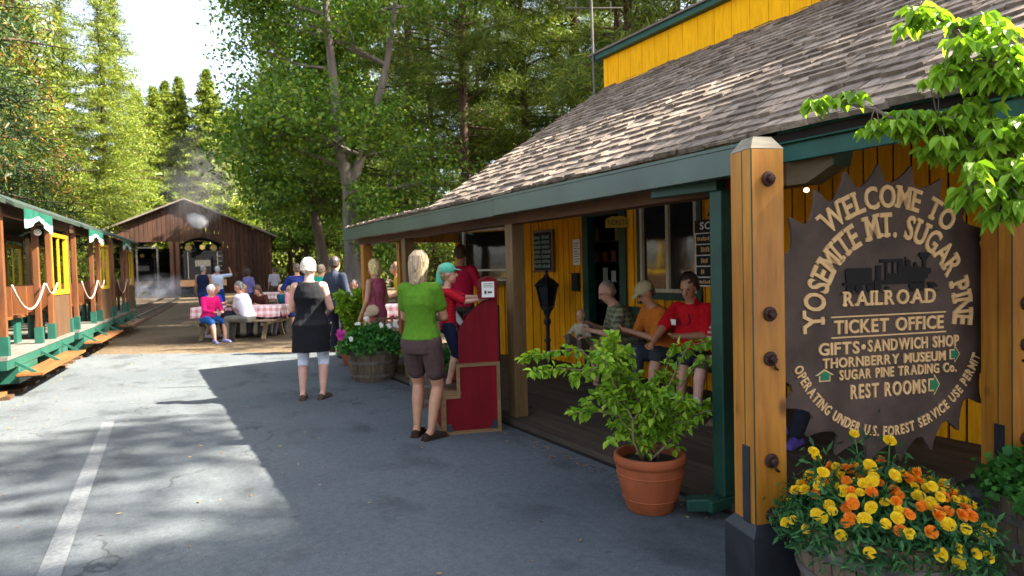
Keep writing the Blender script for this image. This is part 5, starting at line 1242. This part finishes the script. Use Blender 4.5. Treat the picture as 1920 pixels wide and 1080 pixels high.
# long wands: far left, low left, right
for tip, mid in ((vv(-.76, .05, .93), vv(-.40, .05, .98)), (vv(-.70, -.05, .86), vv(-.4, 0, .86)), (vv(-.47, -.1, .62), vv(-.25, -.05, .60)), (vv(.50, .05, .92), vv(.3, .05, .86)), (vv(.42, .1, .58), vv(.22, .05, .62)), (vv(.46, 0, .98), vv(.25, 0, 1.0))):
    p_ = [Vector(vv(0, 0, .5)), Vector(mid), (Vector(mid)+Vector(tip))/2+Vector((0, 0, .02)), Vector(tip)]; st.append((p_, .006, 60)); st.append(([p_[2], p_[3]], .003, 190))
leafy(pt, st, 'lf_lime', .036, .054, .3)
pt2 = pot('yellow-green bush in a terracotta pot behind the white geraniums', (*px_at(660, 10.4)[:2], 0), .25, .48)
st = []
for k in range(20):
    tip = vv(random.uniform(-.26, .26), random.uniform(-.2, .2), random.uniform(.75, 1.25)); g_ = grow(vv(0, 0, .42), tip, 5, .02); st.append((g_, .008, 150))
leafy(pt2, st, 'lf_lime', .06, .085, .4)

# dogwood whose branches reach in from the right
dg_ = thing('dogwood', 'young dogwood tree reaching in from the right with fresh drooping leaves', 'tree', (2.15, .30, 0))
def loc_px(px, py, depth):
    d = FW*F + RT*(px-960) - UP*(py-540); p = CAM+d*(depth/F); return p-Vector((2.15, .30, 0))
st = [([Vector((0, 0, 0)), Vector((.02, .01, .9)), Vector((.06, .03, 1.7)), Vector((.1, .1, 2.5))], .035, 0)]
def br(a, pts, r=.010, dens=0): st.append(([Vector(a)]+pts, r, dens))
hub = Vector((.05, .02, 1.5)); hub2 = Vector((.08, .06, 2.1))
b1_ = [loc_px(2080, 330, 2.2), loc_px(1960, 320, 2.2), loc_px(1850, 275, 2.25), loc_px(1760, 232, 2.3), loc_px(1690, 232, 2.3), loc_px(1640, 205, 2.35), loc_px(1570, 190, 2.4), loc_px(1515, 188, 2.4)]
br(hub, b1_, .012)
b2_ = [loc_px(2060, 180, 2.1), loc_px(1960, 130, 2.15), loc_px(1860, 110, 2.2), loc_px(1790, 60, 2.25), loc_px(1730, 10, 2.3)]; br(hub2, b2_, .010)
b3_ = [loc_px(2050, 420, 2.0), loc_px(1960, 370, 2.05), loc_px(1880, 350, 2.1), loc_px(1820, 345, 2.1)]; br(hub, b3_, .010)
def sprig(px, py, depth, spread, n, down=.3):
    c = loc_px(px, py, depth)
    for _ in range(n):
        t_ = c+Vector(vv(random.gauss(0, spread), random.gauss(0, spread*.8), random.gauss(-spread*.1, spread*.45))); s_ = min([q for bb in (b1_, b2_, b3_) for q in bb], key=lambda q: (q-t_).length)
        st.append(([s_, (s_+t_)/2+Vector((0, 0, .015)), t_], .003, 0)); CLU.append(t_)
CLU = []
for a in ((1700, 235, 2.3, .05, 13), (1760, 215, 2.3, .06, 20), (1825, 235, 2.25, .07, 24), (1885, 250, 2.2, .07, 24), (1940, 265, 2.2, .07, 16), (1790, 285, 2.25, .04, 8), (1840, 355, 2.15, .05, 14), (1890, 330, 2.1, .06, 20), (1870, 385, 2.1, .04, 8), (1930, 350, 2.1, .06, 14), (1900, 300, 2.1, .05, 12),
          (1740, 20, 2.3, .045, 8), (1790, 50, 2.3, .05, 12), (1845, 85, 2.2, .055, 14), (1895, 110, 2.2, .06, 20), (1880, 145, 2.2, .05, 14), (1820, 130, 2.25, .04, 9), (1760, 135, 2.25, .025, 3), (1940, 90, 2.2, .06, 12), (1525, 190, 2.4, .018, 3), (1585, 180, 2.4, .022, 4), (1670, 215, 2.33, .03, 5)): sprig(*a)
LV = []
for c in CLU:
    for k in range(7):
        a = 2*PI*k/7+random.uniform(-.4, .4); d = Vector((math.cos(a)*.8, math.sin(a)*.8, random.uniform(-.85, .0))).normalized(); s = random.uniform(.7, 1.2); l_ = .052*s; w_ = .031*s
        b = d.cross(Vector((0, 0, 1))).normalized(); up_ = b.cross(d); q = c+d*.006; g = Vector((0, 0, -1))
        p1, p2, p3 = q+d*l_*.33+up_*.003, q+d*l_*.68+g*l_*.10, q+d*l_+g*l_*.35; f = up_*w_*.2
        LV.append([q, p1+b*w_*.5+f, p2+b*w_*.42+f, p3]); LV.append([q, p3, p2-b*w_*.42+f, p1-b*w_*.5+f])
T = MB()
for pts, r0, _ in st: n = len(pts); T.tube(pts, [r0*(1-.6*i/(n-1)) for i in range(n)], 6)
T.build('branches', 'bark', dg_, smooth=True); npmesh('foliage', np.array([[tuple(v) for v in o_] for o_ in LV]), 'lf_dog', dg_)

# ---------------------------------------------------------------- red steps
RB = thing('red_steps', 'dark red plywood steps with high side panel and brown trim beside the woman in green', 'steps', (2.34, 5.385, 0), R(-16.5))
# local x along the front, y away
t_ = .018
def panel(pts, y, name, mt='red', th=t_): return MB().prism(pts, y, y+th).build(name, mt, RB)
panel([(.012, .02), (.525, .02), (.525, .64), (.155, .64), (.155, .36), (.012, .36)], 0, 'front_panel')
panel([(.155, .64), (.525, .64), (.525, 1.24), (.51, 1.245), (.30, 1.12), (.25, 1.07), (.165, .96), (.155, .92)], .001, 'high_side_panel')
panel([(.155, .36), (.525, .36), (.525, 1.20), (.16, .92)], .52, 'rear_side_panel')
MB().b2(0, .012, .0, .54, .02, .36).build('riser_panel', 'red', RB); MB().b2(.155, .167, .02, .52, .36, .62).build('riser_panel', 'red', RB)
MB().b2(-.01, .17, -.005, .55, .362, .385).build('tread', 'trim', RB); MB().b2(.15, .53, .02, .52, .622, .645).build('tread', 'trim', RB)
tr_ = MB(); w_ = .032
for a in ((-.004, .530, 0, .034), (.128, .530, .607, .640)): tr_.b2(a[0], a[1], -.012, -.0005, a[2], a[3])
tr_.b2(-.004, .028, -.012, -.0005, .0345, .3275).b2(.498, .530, -.012, -.0005, .0345, .6065).b2(-.004, .16, -.012, -.0005, .328, .360).b2(.128, .160, -.0125, -.0005, .3605, .6065)
tr_.b2(-.016, -.0045, -.0005, .55, .328, .360).b2(-.016, -.0045, -.0005, .55, 0, .034).b2(-.0165, -.0045, -.012, .02, .0345, .3275); tr_.build('edge_trim', 'trim', RB)
MB().b2(.03, .075, -.0145, -.0125, .034, .10).b2(.45, .495, -.0145, -.0125, .034, .11).b2(.0755, .10, -.0145, -.0125, .034, .055).b2(.42, .4495, -.0145, -.0125, .034, .055).build('corner_plate', 'tar', RB)
MB().b2(.53, .545, .02, .52, .1, 1.15).build('back_panel', 'dark', RB)
NB = thing('notice_box', 'small red peaked box with white price notice on top of the red side panel', 'box', (2.77, 5.28, 1.215), R(-16.5))
MB().prism([(-.075, 0), (.075, 0), (.075, .17), (0, .205), (-.075, .17)], -.06, .10).build('box_body', 'red', NB)
nc = MB().b2(-.068, .045, -.067, -.0605, .015, .155).build('notice', 'white', NB)
q = MB(); B1 = lambda x, z, d: (x, -.0672-d, z)
q.b2(-.045, -.025, -.0682, -.0672, .045, .075).b2(-.015, .025, -.0682, -.0672, .05, .068); q.build('price_lettering', 'beamgrey', nc)
q = MB(); 
for z in (.105, .12, .134): q.b2(-.055, .033, -.0682, -.0672, z, z+.005)
q.build('small_print', 'beamgrey', nc)

# ---------------------------------------------------------------- things on the porch
LT = thing('carriage_lantern', 'black cast iron lantern on a turned post standing on the porch', 'lantern', (5.0, 7.75, DZ))
MB().lathe([(.001, 0), (.14, 0), (.13, .03), (.05, .05), (.035, .12), (.055, .16), (.030, .20), (.028, .34), (.05, .37), (.028, .40), (.026, .58), (.055, .62), (.045, .66), (.03, .70), (.06, .78), (.10, .84), (.001, .845)], 16).build('post', 'black', LT, smooth=True)
fr_ = MB()
for k in range(6):
    a = PI/3*k; a2 = a+PI/3; fr_.bar((.10*math.cos(a), .10*math.sin(a), .845), (.165*math.cos(a), .165*math.sin(a), 1.13), .018)
fr_.lathe([(.19, 1.13), (.205, 1.145), (.12, 1.22), (.05, 1.26), (.035, 1.30), (.001, 1.30)], 6).lathe([(.001, 1.13), (.19, 1.13)], 6); fr_.ell((0, 0, 1.33), (.022, .022, .03)); fr_.build('lamp_frame', 'black', LT)
MB().lathe([(.088, .85), (.152, 1.128)], 6).build('lamp_glass', 'glass', LT)
BN = thing('porch_bench', 'long dark green slatted bench against the yellow wall', 'bench', (5.12, 4.75, DZ))
s_ = MB()
for k in range(4): s_.b2(-.36+k*.115, -.255+k*.115, -1.75, 1.75, .415, .44)
s_.build('seat', 'green', BN)
s_ = MB()
for k in range(3): s_.b2(.13+k*.02, .155+k*.02, -1.75, 1.75, .52+k*.13, .63+k*.13)
s_.build('backrest', 'green', BN)
for y in (-1.6, 0, 1.6):
    MB().b2(-.33, -.27, y-.03, y+.03, 0, .414).b2(.09, .13, y-.031, y+.029, 0, .90).b2(-.27, .09, y-.028, y+.026, .35, .41).build('leg', 'green', BN)
def wallboard(name, label, cat, y, z, w_, h_, th=.03, mt='signblack', rz=None, x=None):
    """flat board on the porch wall; local x runs to the right as seen, -y out of the wall"""
    t = thing(name, label, cat, (WX-.035 if x is None else x, y, z), R(-90) if rz is None else rz)
    return t
SB = wallboard('schedule_board', 'black train schedule board with white grid and headings right of the porch window', 'board', 4.98, 1.23, .7, .7)
MB().b2(-.34, .42, -.012, .012, 0, .60).b2(-.34, .42, -.012, .012, .602, .73).build('panel', 'signblack', SB)
B2 = lambda x, z, d: (x, -.0125-d, z)
q = MB(); line(q, 'SCHEDULE', -.26, .38, .625, .078, B2, th=.002); q.build('heading', 'white', SB)
q = MB()
for z in (.0, .095, .215, .335, .455, .575): q.b2(-.335, .41, -.016, -.0125, z, z+.012)
for x in (-.335, -.03, .18, .398): q.b2(x, x+.012, -.0155, -.0125, .0121, .5749)
q.build('grid', 'white', SB)
q = MB()
for z, h_, n_ in ((.50, .045, 9), (.375, .06, 5), (.255, .055, 4), (.135, .055, 2), (.03, .040, 8)):
    for c0, c1 in ((-.30, -.05), (-.0, .16), (.21, .38)):
        x = c0+(0 if n_ > 5 else .05)
        for k in range(n_ if c0 < -.1 else 4): q.b2(x, x+.016, -.0148, -.0125, z+.004*(k % 2), z+h_-.006*((k*7) % 3)); x += .026
q.build('entry_lettering', 'cream', SB)
BE = wallboard('bell', 'black silhouette bell hung on the yellow wall above the schedule', 'bell', 5.03, 1.99, .2, .2)
bb = MB(); bb.prism([(-.085, 0), (.085, 0), (.08, .02), (.052, .05), (.045, .11), (.025, .14), (.012, .15), (.012, .185), (-.012, .185), (-.012, .15), (-.025, .14), (-.045, .11), (-.052, .05), (-.08, .02)], -.03, .0); bb.ell((0, -.015, -.012), (.016, .014, .016)); bb.b2(-.05, .05, -.025, -.005, -.045, -.033); bb.build('bell_body', 'signblack', BE)
CB = thing('menu_board', 'framed black chalk menu board on the yellow wall behind the lantern', 'board', (5.415, 8.62, 1.43), R(-90))
MB().b2(-.42, .42, -.02, .0, 0, .58).build('slate', 'signblack', CB)
q = MB().b2(-.46, -.421, -.03, .0, -.03, .61).b2(.421, .46, -.03, .0, -.03, .61).b2(-.4205, .4205, -.0295, .0, -.03, -.0005).b2(-.4205, .4205, -.0295, 0, .5805, .61); q.build('frame', 'trainred', CB)
q = MB(); rr_ = random.Random(4)
for r in range(7):
    for cx in (-.26, .0, .26):
        x = cx-.12
        while x < cx+.09:
            l_ = rr_.uniform(.016, .045); q.b2(x, x+l_, -.0215, -.0203, .04+r*.073, .04+r*.073+rr_.uniform(.040, .056)); x += l_+.010
q.build('chalk_lettering', mk('pale_green_chalk', (0.20, 0.30, 0.26), .9, .1, 10, 0), CB)
nt_ = thing('paper_notice', 'white paper notice pinned left of the green doorway', 'notice', (WX-.03, 7.60, 1.50), R(-90)); MB().b2(-.085, .085, -.004, 0, 0, .36).build('sheet', 'white', nt_)
q = MB()
for r in range(8): q.b2(-.065, .04+.02*(r % 2), -.0052, -.0041, .04+r*.037, .05+r*.037)
q.build('printed_lines', 'beamgrey', nt_)
mbx = thing('letter_box', 'small black wall box under the white notice', 'box', (WX-.035, 7.60, 1.13), R(-90)); MB().b2(-.07, .07, -.05, 0, 0, .24).build('box_body', 'black', mbx, bevel=.006); MB().b2(-.075, .075, -.06, 0, .242, .258).build('lid', 'black', mbx)
vt = thing('wall_vent', 'square vent with yellow frame low on the wall right of the lantern', 'vent', (WX-.03, 7.98, .13), R(-90)); MB().b2(-.12, -.075, -.02, 0, 0, .22).b2(.075, .12, -.02, 0, 0, .22).b2(-.0745, .0745, -.02, 0, 0, .04).b2(-.0745, .0745, -.02, 0, .17, .22).build('frame', 'yellow', vt)
q = MB().b2(-.074, .074, -.008, -.004, .04, .17)
for k in range(4): q.b2(-.074, .074, -.014, -.0085, .052+k*.03, .058+k*.03)
q.build('grille', 'black', vt)
TS = thing('ticket_sign', 'small yellow hanging sign with black lettering over the doorway', 'sign', (4.62, 5.70, 1.90), R(-38)); MB().prism([(-.13, .0), (.13, 0), (.13, .09), (.06, .125), (-.06, .125), (-.13, .09)], -.012, .012).build('board', 'trainyellow', TS)
q = MB(); line(q, 'TICKETS', -.11, .11, .03, .055, lambda x, z, d: (x, -.0122-d, z), th=.002); q.build('lettering', 'signblack', TS)
MB().bar((-.1, 0, .1), (-.1, 0, .30), .008).bar((.1, 0, .1), (.1, 0, .30), .008).build('hanger', 'black', TS)
# shelf with small wares seen through the doorway
ws = thing('ware_rack', 'rack of small colourful souvenirs inside the dark doorway', 'rack', (6.05, 7.55, DZ), R(-45)); q = MB()
for z in (.5, .85, 1.15, 1.45, 1.75): q.b2(-.35, .35, -.1, .1, z, z+.015)
q.b2(-.36, -.351, -.1, .1, 0, 2.0).b2(.351, .36, -.1, .1, 0, 2.0).build('shelf', 'trainbrown', ws)
for k in range(22):
    x = -.3+.6*((k*7) % 11)/10; z = (.515, .865, 1.165, 1.465, 1.765)[k % 5]
    MB().b2(x-.035, x+.03, -.095, -.06, z, z+random.uniform(.1, .22)).build('souvenir', ['red', 'white', 'trainyellow', 'teal', 'terra'][(k*3) % 5], ws)
# fairy light seen behind the sign
pl = thing('porch_light', 'small round lit porch lamp under the beam end', 'lamp', (4.4, 3.19, 2.02)); m_, tt, bb_ = newmat('lit_globe'); bb_.inputs['Emission Color'].default_value = (1, .72, .4, 1); bb_.inputs['Emission Strength'].default_value = 1.2; bb_.inputs['Base Color'].default_value = (.8, .7, .5, 1)
MB().ell((0, 0, 0), (.02, .02, .018), 12, 8).build('globe', m_, pl, smooth=True); MB().lathe([(.001, .10), (.03, .10), (.035, .045), (.03, .04)], 12).bar((0, 0, .10), (0, 0, .45), .012).build('fitting', 'black', pl)

# ---------------------------------------------------------------- picnic tables
def picnic(label, loc, rz, L_=2.0, cloth=True):
    t = thing('picnic_table', label, 'picnic table', loc, rz, 'wooden picnic tables'); q = MB(); h = L_/2
    for k in range(5): q.b2(-h, h, -.36+k*.147, -.36+k*.147+.138, .70, .735)
    q.build('table_top', 'tablewood', t)
    for s in (-1, 1):
        q = MB()
        for k in (0, 1): q.b2(-h, h, s*.70-.13+k*.135, s*.70-.13+k*.135+.128, .425, .455)
        q.build('bench_seat', 'tablewood', t)
        x = s*(h-.3); MB().bar((x, -.62, 0), (x, -.22, .70), .045, .09, up=(1, 0, 0)).bar((x, .62, 0), (x, .22, .70), .045, .09, up=(1, 0, 0)).bar((x+.046, -.80, .38), (x+.046, .80, .38), .04, .09).bar((x+.046, -.36, .66), (x+.046, .36, .66), .04, .07).build('leg_frame', 'tablewood', t)
    if cloth:
        c = thing('tablecloth', cloth, 'tablecloth', (*loc[:2], 0), rz, 'red checked tablecloths'); V = []; Fc = []; nx, hd = 22, .24
        prof = [(-.40, .74-hd), (-.385, .70-hd*.3), (-.375, .741), (.375, .741), (.385, .70-hd*.3), (.40, .74-hd)]
        for i in range(nx+1):
            x = -h-.02+(L_+.04)*i/nx
            for j, (y, z) in enumerate(prof): w_ = .014*math.sin(i*1.9+j) if j in (0, 5) else 0; V.append((x, y+w_, z+(.012*math.sin(i*.9) if j in (0, 5) else 0)))
        for i in range(nx):
            for j in range(5): a = i*6+j; Fc.append((a, a+1, a+7, a+6))
        for s, i in ((-1, 0), (1, nx)):
            a = i*6; n = len(V); V += [(s*(h+.05), -.36, .50), (s*(h+.05), .36, .50)]; Fc.append((a+2, a+3, n+1, n))
        mb = MB().add(V, Fc); o = mb.build('cloth_sheet', 'gingham', c); sdf = o.modifiers.new('s', 'SOLIDIFY'); sdf.thickness = .004
    return t
picnic('wooden picnic table with the nearest group of visitors around it', (TC.x, TC.y, 0), TA, 2.0, 'red checked cloth on the picnic table nearest the carriages')
q = px_at(528, 25); picnic('picnic table standing behind the nearest one', q, TA, 1.9, 'red checked cloth on the farther table behind the woman in black')
q = px_at(712, 14.2); picnic('picnic table under the forked tree beyond the flower barrel', q, TA+.1, 1.9, 'red checked cloth on the table under the forked tree')
# things on the nearest table
hbg = thing('handbag', 'dark slouchy handbag on the lap side of the bench between the two white-haired visitors', 'bag', tp_(-.02, -.70, .456)); c = MB(); c.ell((0, 0, .11), (.17, .11, .12)); c.ell((.05, 0, .05), (.19, .12, .05)); solid(c, 'bag_body', clo((0.02, 0.02, 0.03)), hbg, .012, 2)
MB().tube([(-.1, 0, .2), (-.06, 0, .30), (.06, 0, .30), (.1, 0, .2)], .012, 6).build('handle', 'black', hbg, smooth=True)
for k, (u, v) in enumerate(((-.1, -.1), (.15, .05))):
    cu = thing('paper_cup', ('white paper cup at the left on the checked cloth', 'white paper cup at the middle of the checked cloth')[k], 'cup', tp_(u, v, .746)); MB().lathe([(.001, 0), (.03, 0), (.042, .11), (.038, .11), (.027, .006), (.001, .006)], 14).build('cup_body', 'white', cu, smooth=True)

# ---------------------------------------------------------------- excursion train
def car(label, k, cut=False):
    o = TP+TD*(4.2*k); t = thing('carriage', label, 'carriage', (o.x, o.y, 0), -R(6.5), 'open excursion carriages')
    # local: y along the train 0..4.1, x=0 near side, negative x to the far side
    Wd = 1.75; fz = .55
    MB().b2(-Wd, .0, .02, 3.82, fz-.05, fz).build('floor', 'greyfloor', t)
    MB().b2(-Wd, -.01, .02, 3.82, fz-.17, fz-.051).build('side_sill', 'teal', t)
    for (y0, y1) in ((.55, 1.45), (2.75, 3.35)): MB().b2(-.30, -.02, y0, y1, .14, fz-.172).build('tool_box', 'teal', t, bevel=.008)
    for y0, y1 in ((.25, 3.0),): MB().b2(.02, .16, y0, y1, .27, .30).b2(.162, .30, y0+.01, y1-.01, .268, .30).build('footboard', 'foot', t)
    for y in (.35, 1.6, 2.9): MB().bar((-.02, y, fz-.1), (.26, y+.0, .26), .03, .035).bar((-.02, y, .26), (.28, y, .252), .03, .02).build('step_bracket', 'teal', t)
    for y in (.75, 3.4):
        for s in (-.42, -1.33):
            w_ = MB(); w_.lathe([(.001, -.05), (.05, -.05), (.05, -.03), (.20, -.03), (.215, -.05), (.235, -.05), (.235, .035), (.26, .04), (.26, .055), (.05, .055), (.001, .055)], 22); w_.v = [(s+(c_ if s > -1 else -c_)*-1, y+a, .29+b_) for a, b_, c_ in w_.v]; w_.build('wheel', 'steel', t)
    MB().b2(-1.25, -.5, -.2, 4.0, .25, .37).build('bogie_frame', 'black', t)
    rh = 2.40
    for y in (.12, 1.75, 2.5, 3.74):
        for x in (-.05, -Wd+.05): 
            p = MB().box((x, y, (fz+rh)/2), (.075, .075, rh-fz)).build('post', 'trainred', t, bevel=.006)
            MB().box((x, y, fz+.12), (.10, .10, .24)).build('post_shoe', 'teal', p)
    # closed panel with yellow window frame
    for x in (-.05, -Wd+.05):
        if x < -1:
            MB().b2(x-.015, x+.015, .16, 3.70, fz, 1.10).build('side_panel', 'trainbrown', t)
        else: MB().b2(x-.015, x+.015, 2.55, 3.70, fz, 1.22).build('side_panel', 'trainbrown', t)
        for (y0, y1) in (((2.56, 3.69),) if x > -1 else ((2.56, 3.69), (.2, 1.65))):
            q = MB(); z0, z1 = 1.23, 2.22; q.b2(x-.03, x+.03, y0, y1, z0, z0+.075).b2(x-.03, x+.03, y0, y1, z1-.06, z1).b2(x-.028, x+.028, y0, y0+.07, z0+.076, z1-.061).b2(x-.028, x+.028, y1-.09, y1, z0+.076, z1-.061).b2(x-.015, x+.015, (y0+y1)/2-.02, (y0+y1)/2+.02, z0+.076, z1-.061)
            q.build('window_frame', 'trainyellow', t)
        MB().b2(x-.03, x+.03, .02, 3.82, 2.30, 2.44).build('header', 'trainbrown', t)
    for y in (.6, 1.35, 2.1, 2.85, 3.5):  # benches across
        q = MB().b2(-1.60, -.30, y-.17, y+.17, .93, .97).b2(-1.60, -.30, y+.14, y+.18, .97, 1.38); q.build('bench', 'trainred', t)
        MB().b2(-1.55, -1.5, y-.12, y+.12, fz, .929).build('bench_leg', 'teal', t); MB().b2(-.42, -.38, y-.12, y+.12, fz, .929).build('bench_leg', 'teal', t)
    # arched roof
    q = MB(); n = 9; V = []
    for y in (-.02, 3.88):
        for dz in (0, .045):
            for i in range(n): u = i/(n-1); V.append((.14-(Wd+.28)*u, y, rh+.0+.30*math.sin(PI*u)**.8+dz))
    Fc = []
    for i in range(n-1): Fc += [(i, i+1, i+1+2*n, i+2*n), (n+i, n+i+2*n, n+i+1+2*n, n+i+1), (i, n+i, n+i+1, i+1), (2*n+i, 2*n+i+1, 3*n+i+1, 3*n+i)]
    Fc += [(0, 2*n, 3*n, n), (n-1, 2*n-1, 4*n-1, 3*n-1)]; q.add(V, Fc); q.build('roof', 'trainroof', t)
    MB().b2(.141, .150, .0, 3.86, rh-.012, rh+.03).build('roof_edge', 'trainroof', t)
    for y0, y1 in ((.16, 1.72), (1.80, 2.50)):
        q = MB(); n = 10; P = [(.045, y0+(y1-y0)*i/n, 1.42-.30*(1-(2*i/n-1)**2)*(y1-y0)/1.4) for i in range(n+1)]; q.tube(P, .013, 6); q.build('safety_rope', 'rope', t, smooth=True)
    # bunting swags under the roof edge: pleated cloth, green above and pale below
    for y0, y1 in ((.3, 1.7),):
        for mt, za, zb in (('teal', 0, .55), ('bunting', .55, 1.0)):
            V = []; n = 14
            for i in range(n+1):
                u = i/n; y = y0+(y1-y0)*u; dp_ = .09+.17*abs(math.cos(PI*u))
                for zz in (za, zb): V.append((.17+.012*math.sin(i*2.3), y, 2.40-dp_*zz))
            q = MB().add(V, [(2*i, 2*i+2, 2*i+3, 2*i+1) for i in range(n)]); o_ = q.build('bunting', mt, t); sm_ = o_.modifiers.new('s', 'SOLIDIFY'); sm_.thickness = .006
    return t
for k, lab in ((-1, 'nearest open carriage, mostly cut off by the left photo edge'), (0, 'green and brown open carriage with rope chains nearest the white sunlit paving'), (1, 'open carriage second from the near end with yellow window frame and swag'), (2, 'shaded open carriage at the far end of the train')): car(lab, k)
lamp_ = thing('carriage_lamp', 'round white lamp hanging by the yellow window of the near carriage', 'lamp', tuple(TP+TD*1.55+Vector((.03, 0, 2.16)))); MB().ell((0, 0, 0), (.05, .05, .05), 12, 8).build('globe', 'white', lamp_, smooth=True); MB().bar((0, 0, .05), (0, 0, .16), .012).build('hanger', 'black', lamp_)

# ---------------------------------------------------------------- locomotives at the shed
def loco(label, loc, rz, k=1.0):
    t = thing('steam_locomotive', label, 'locomotive', loc, rz); t.scale = (k, k, k)
    MB().b2(-1.35, 1.35, 0, 7.5, .85, 1.15).build('frame', 'loco', t); MB().b2(-1.35, 1.35, .12, 3.2, 1.15, 3.05).b2(-1.25, 1.25, .25, 3.1, 3.05, 3.3).build('tender_tank', 'loco', t, bevel=.04)
    MB().b2(-1.5, 1.5, -.12, .0, .80, 1.25).build('buffer_beam', 'trainbrown', t); q = MB()
    for x in (-.95, .95): q.tube([(x, -.05, 1.3), (x, -.05, 3.2)], .03, 6)
    for z in (1.5, 1.85, 2.2, 2.55, 2.9): q.tube([(.95, -.05, z), (1.25, -.05, z)], .02, 6)
    q.build('handrail', 'steel', t)
    MB().b2(-1.25, -1.15, 3.3, 5.6, 1.15, 3.9).b2(1.15, 1.25, 3.3, 5.6, 1.15, 3.9).b2(-1.15, -.35, 3.3, 3.4, 1.15, 3.9).b2(.35, 1.15, 3.3, 3.4, 1.15, 3.9).build('cab', 'loco', t)
    n = 12; V = [];
    for y in (3.0, 5.9):
        for dz in (0, .07):
            for i in range(n+1): u = i/n; V.append((-1.45+2.9*u, y, 3.80+.55*math.sin(PI*u)+dz))
    m1 = n+1; Fc = []
    for i in range(n): Fc += [(i, i+1, i+1+2*m1, i+2*m1), (m1+i, m1+i+2*m1, m1+i+1+2*m1, m1+i+1), (i, m1+i, m1+i+1, i+1), (2*m1+i, 2*m1+i+1, 3*m1+i+1, 3*m1+i)]
    MB().add(V, Fc).build('cab_roof', 'loco', t)
    for x in (-.85, .85):
        q = MB(); q.lathe([(.001, 0), (.20, 0), (.24, .04), (.24, .10), (.001, .10)], 20); q.v = [(x+a, 2.95-c_, 3.62+b_) for a, b_, c_ in q.v]; q.build('round_window', 'brass', t)
    q = MB(); q.lathe([(.001, 0), (.20, .0), (.24, .10), (.24, .30), (.12, .36)], 20); q.v = [(a, .05-c_+.2, 3.55+b_) for a, b_, c_ in q.v]; hl = q.build('headlight', 'loco', t); q = MB(); q.lathe([(.001, 0), (.17, 0)], 20); q.v = [(a, -.17, 3.55+b_) for a, b_, c_ in q.v]; q.build('lens', 'brass', hl)
    q = MB(); q.lathe([(.001, 0), (.75, 0), (.75, 5.0), (.001, 5.0)], 24); q.v = [(a, 5.6+c_, 2.2+b_) for a, b_, c_ in q.v]; q.build('boiler', 'loco', t, smooth=False)
    MB().lathe([(.16, 2.8), (.18, 3.8), (.42, 4.4), (.30, 4.55), (.1, 4.55)], 18, c=(0, 9.8, 0)).build('smokestack', 'loco', t, smooth=True)
    for y in (.8, 2.0, 6.0, 7.2):
        for s in (-.55, .55):
            w_ = MB(); w_.lathe([(.001, -.06), (.38, -.06), (.42, .06), (.001, .06)], 20); w_.v = [(s+c_, y+a, .42+b_) for a, b_, c_ in w_.v]; w_.build('wheel', 'steel', t)
    nm = MB().b2(-.5, .5, .105, .118, 2.2, 2.65).build('number_plate', 'steel', t)
    return t
LP = px_at(381, 43); loco('black steam locomotive seen from behind standing in the right bay of the shed', (LP[0], LP[1], 0), R(-3), .92)
L2p = px_at(268, 50); t = loco('dark locomotive half hidden by steam in the left bay of the shed', (L2p[0], L2p[1], 0), R(-3), .85)
q = thing('pale_pipe_frame', 'pale square pipe frame standing before the left bay', 'frame', px_at(277, 47)); MB().bar((-.65, 0, 0), (-.65, 0, 3.5), .12).bar((.65, 0, 0), (.65, 0, 3.5), .12).bar((-.7, 0, 3.5), (.7, 0, 3.5), .12).build('pipes', 'steel', q)
# steam
def puff(name, label, loc, r, dens, col=(.8, .8, .8), tilt=0, cut=.42):
    m, t, b = newmat(name); t.nodes.remove(b); pv = N(t, 'ShaderNodeVolumePrincipled'); pv.inputs['Color'].default_value = (*col, 1)
    f = noise(t, coords(t), 2.2/max(r), 6, .65); r_ = ramp(t, f, [(cut, (0, 0, 0)), (cut+.22, (1, 1, 1))])
    gr = N(t, 'ShaderNodeTexGradient', gradient_type='SPHERICAL'); L(t, coords(t, tuple(1/k for k in r)), gr.inputs[0])
    m1 = N(t, 'ShaderNodeMath', operation='MULTIPLY'); L(t, r_, m1.inputs[0]); L(t, gr.outputs['Fac'], m1.inputs[1])
    mu = N(t, 'ShaderNodeMath', operation='MULTIPLY'); L(t, m1.outputs[0], mu.inputs[0]); mu.inputs[1].default_value = dens
    L(t, mu.outputs[0], pv.inputs['Density']); L(t, pv.outputs[0], t.nodes['Material Output'].inputs['Volume'])
    o = MB().ell((0, 0, 0), r, 20, 14).build(name, m, None, smooth=True); o.location = loc; o.rotation_euler = (0, R(tilt), 0)
    tag(o, label, 'steam', kind='stuff'); return o
sp = px_at(385, 42)
puff('smoke', 'grey smoke drifting up from the locomotive over the shed gable', (sp[0]-.2, sp[1]-1.5, 7.2), (2.6, 1.6, 3.6), .28, (.6, .58, .57), 12, .40)
puff('white_steam', 'white puff of steam on top of the locomotive roof', (sp[0]-.5, sp[1]-2.2, 4.75), (.7, .5, .5), 6, (.98, .98, .98), 20, .36)
sp = px_at(316, 43)
puff('ground_steam', 'low bluish steam spreading on the ground before the left bay', (sp[0], sp[1], .55), (3.0, 1.6, 1.2), .35, (.8, .83, .95), 0, .38)
bake_solids()
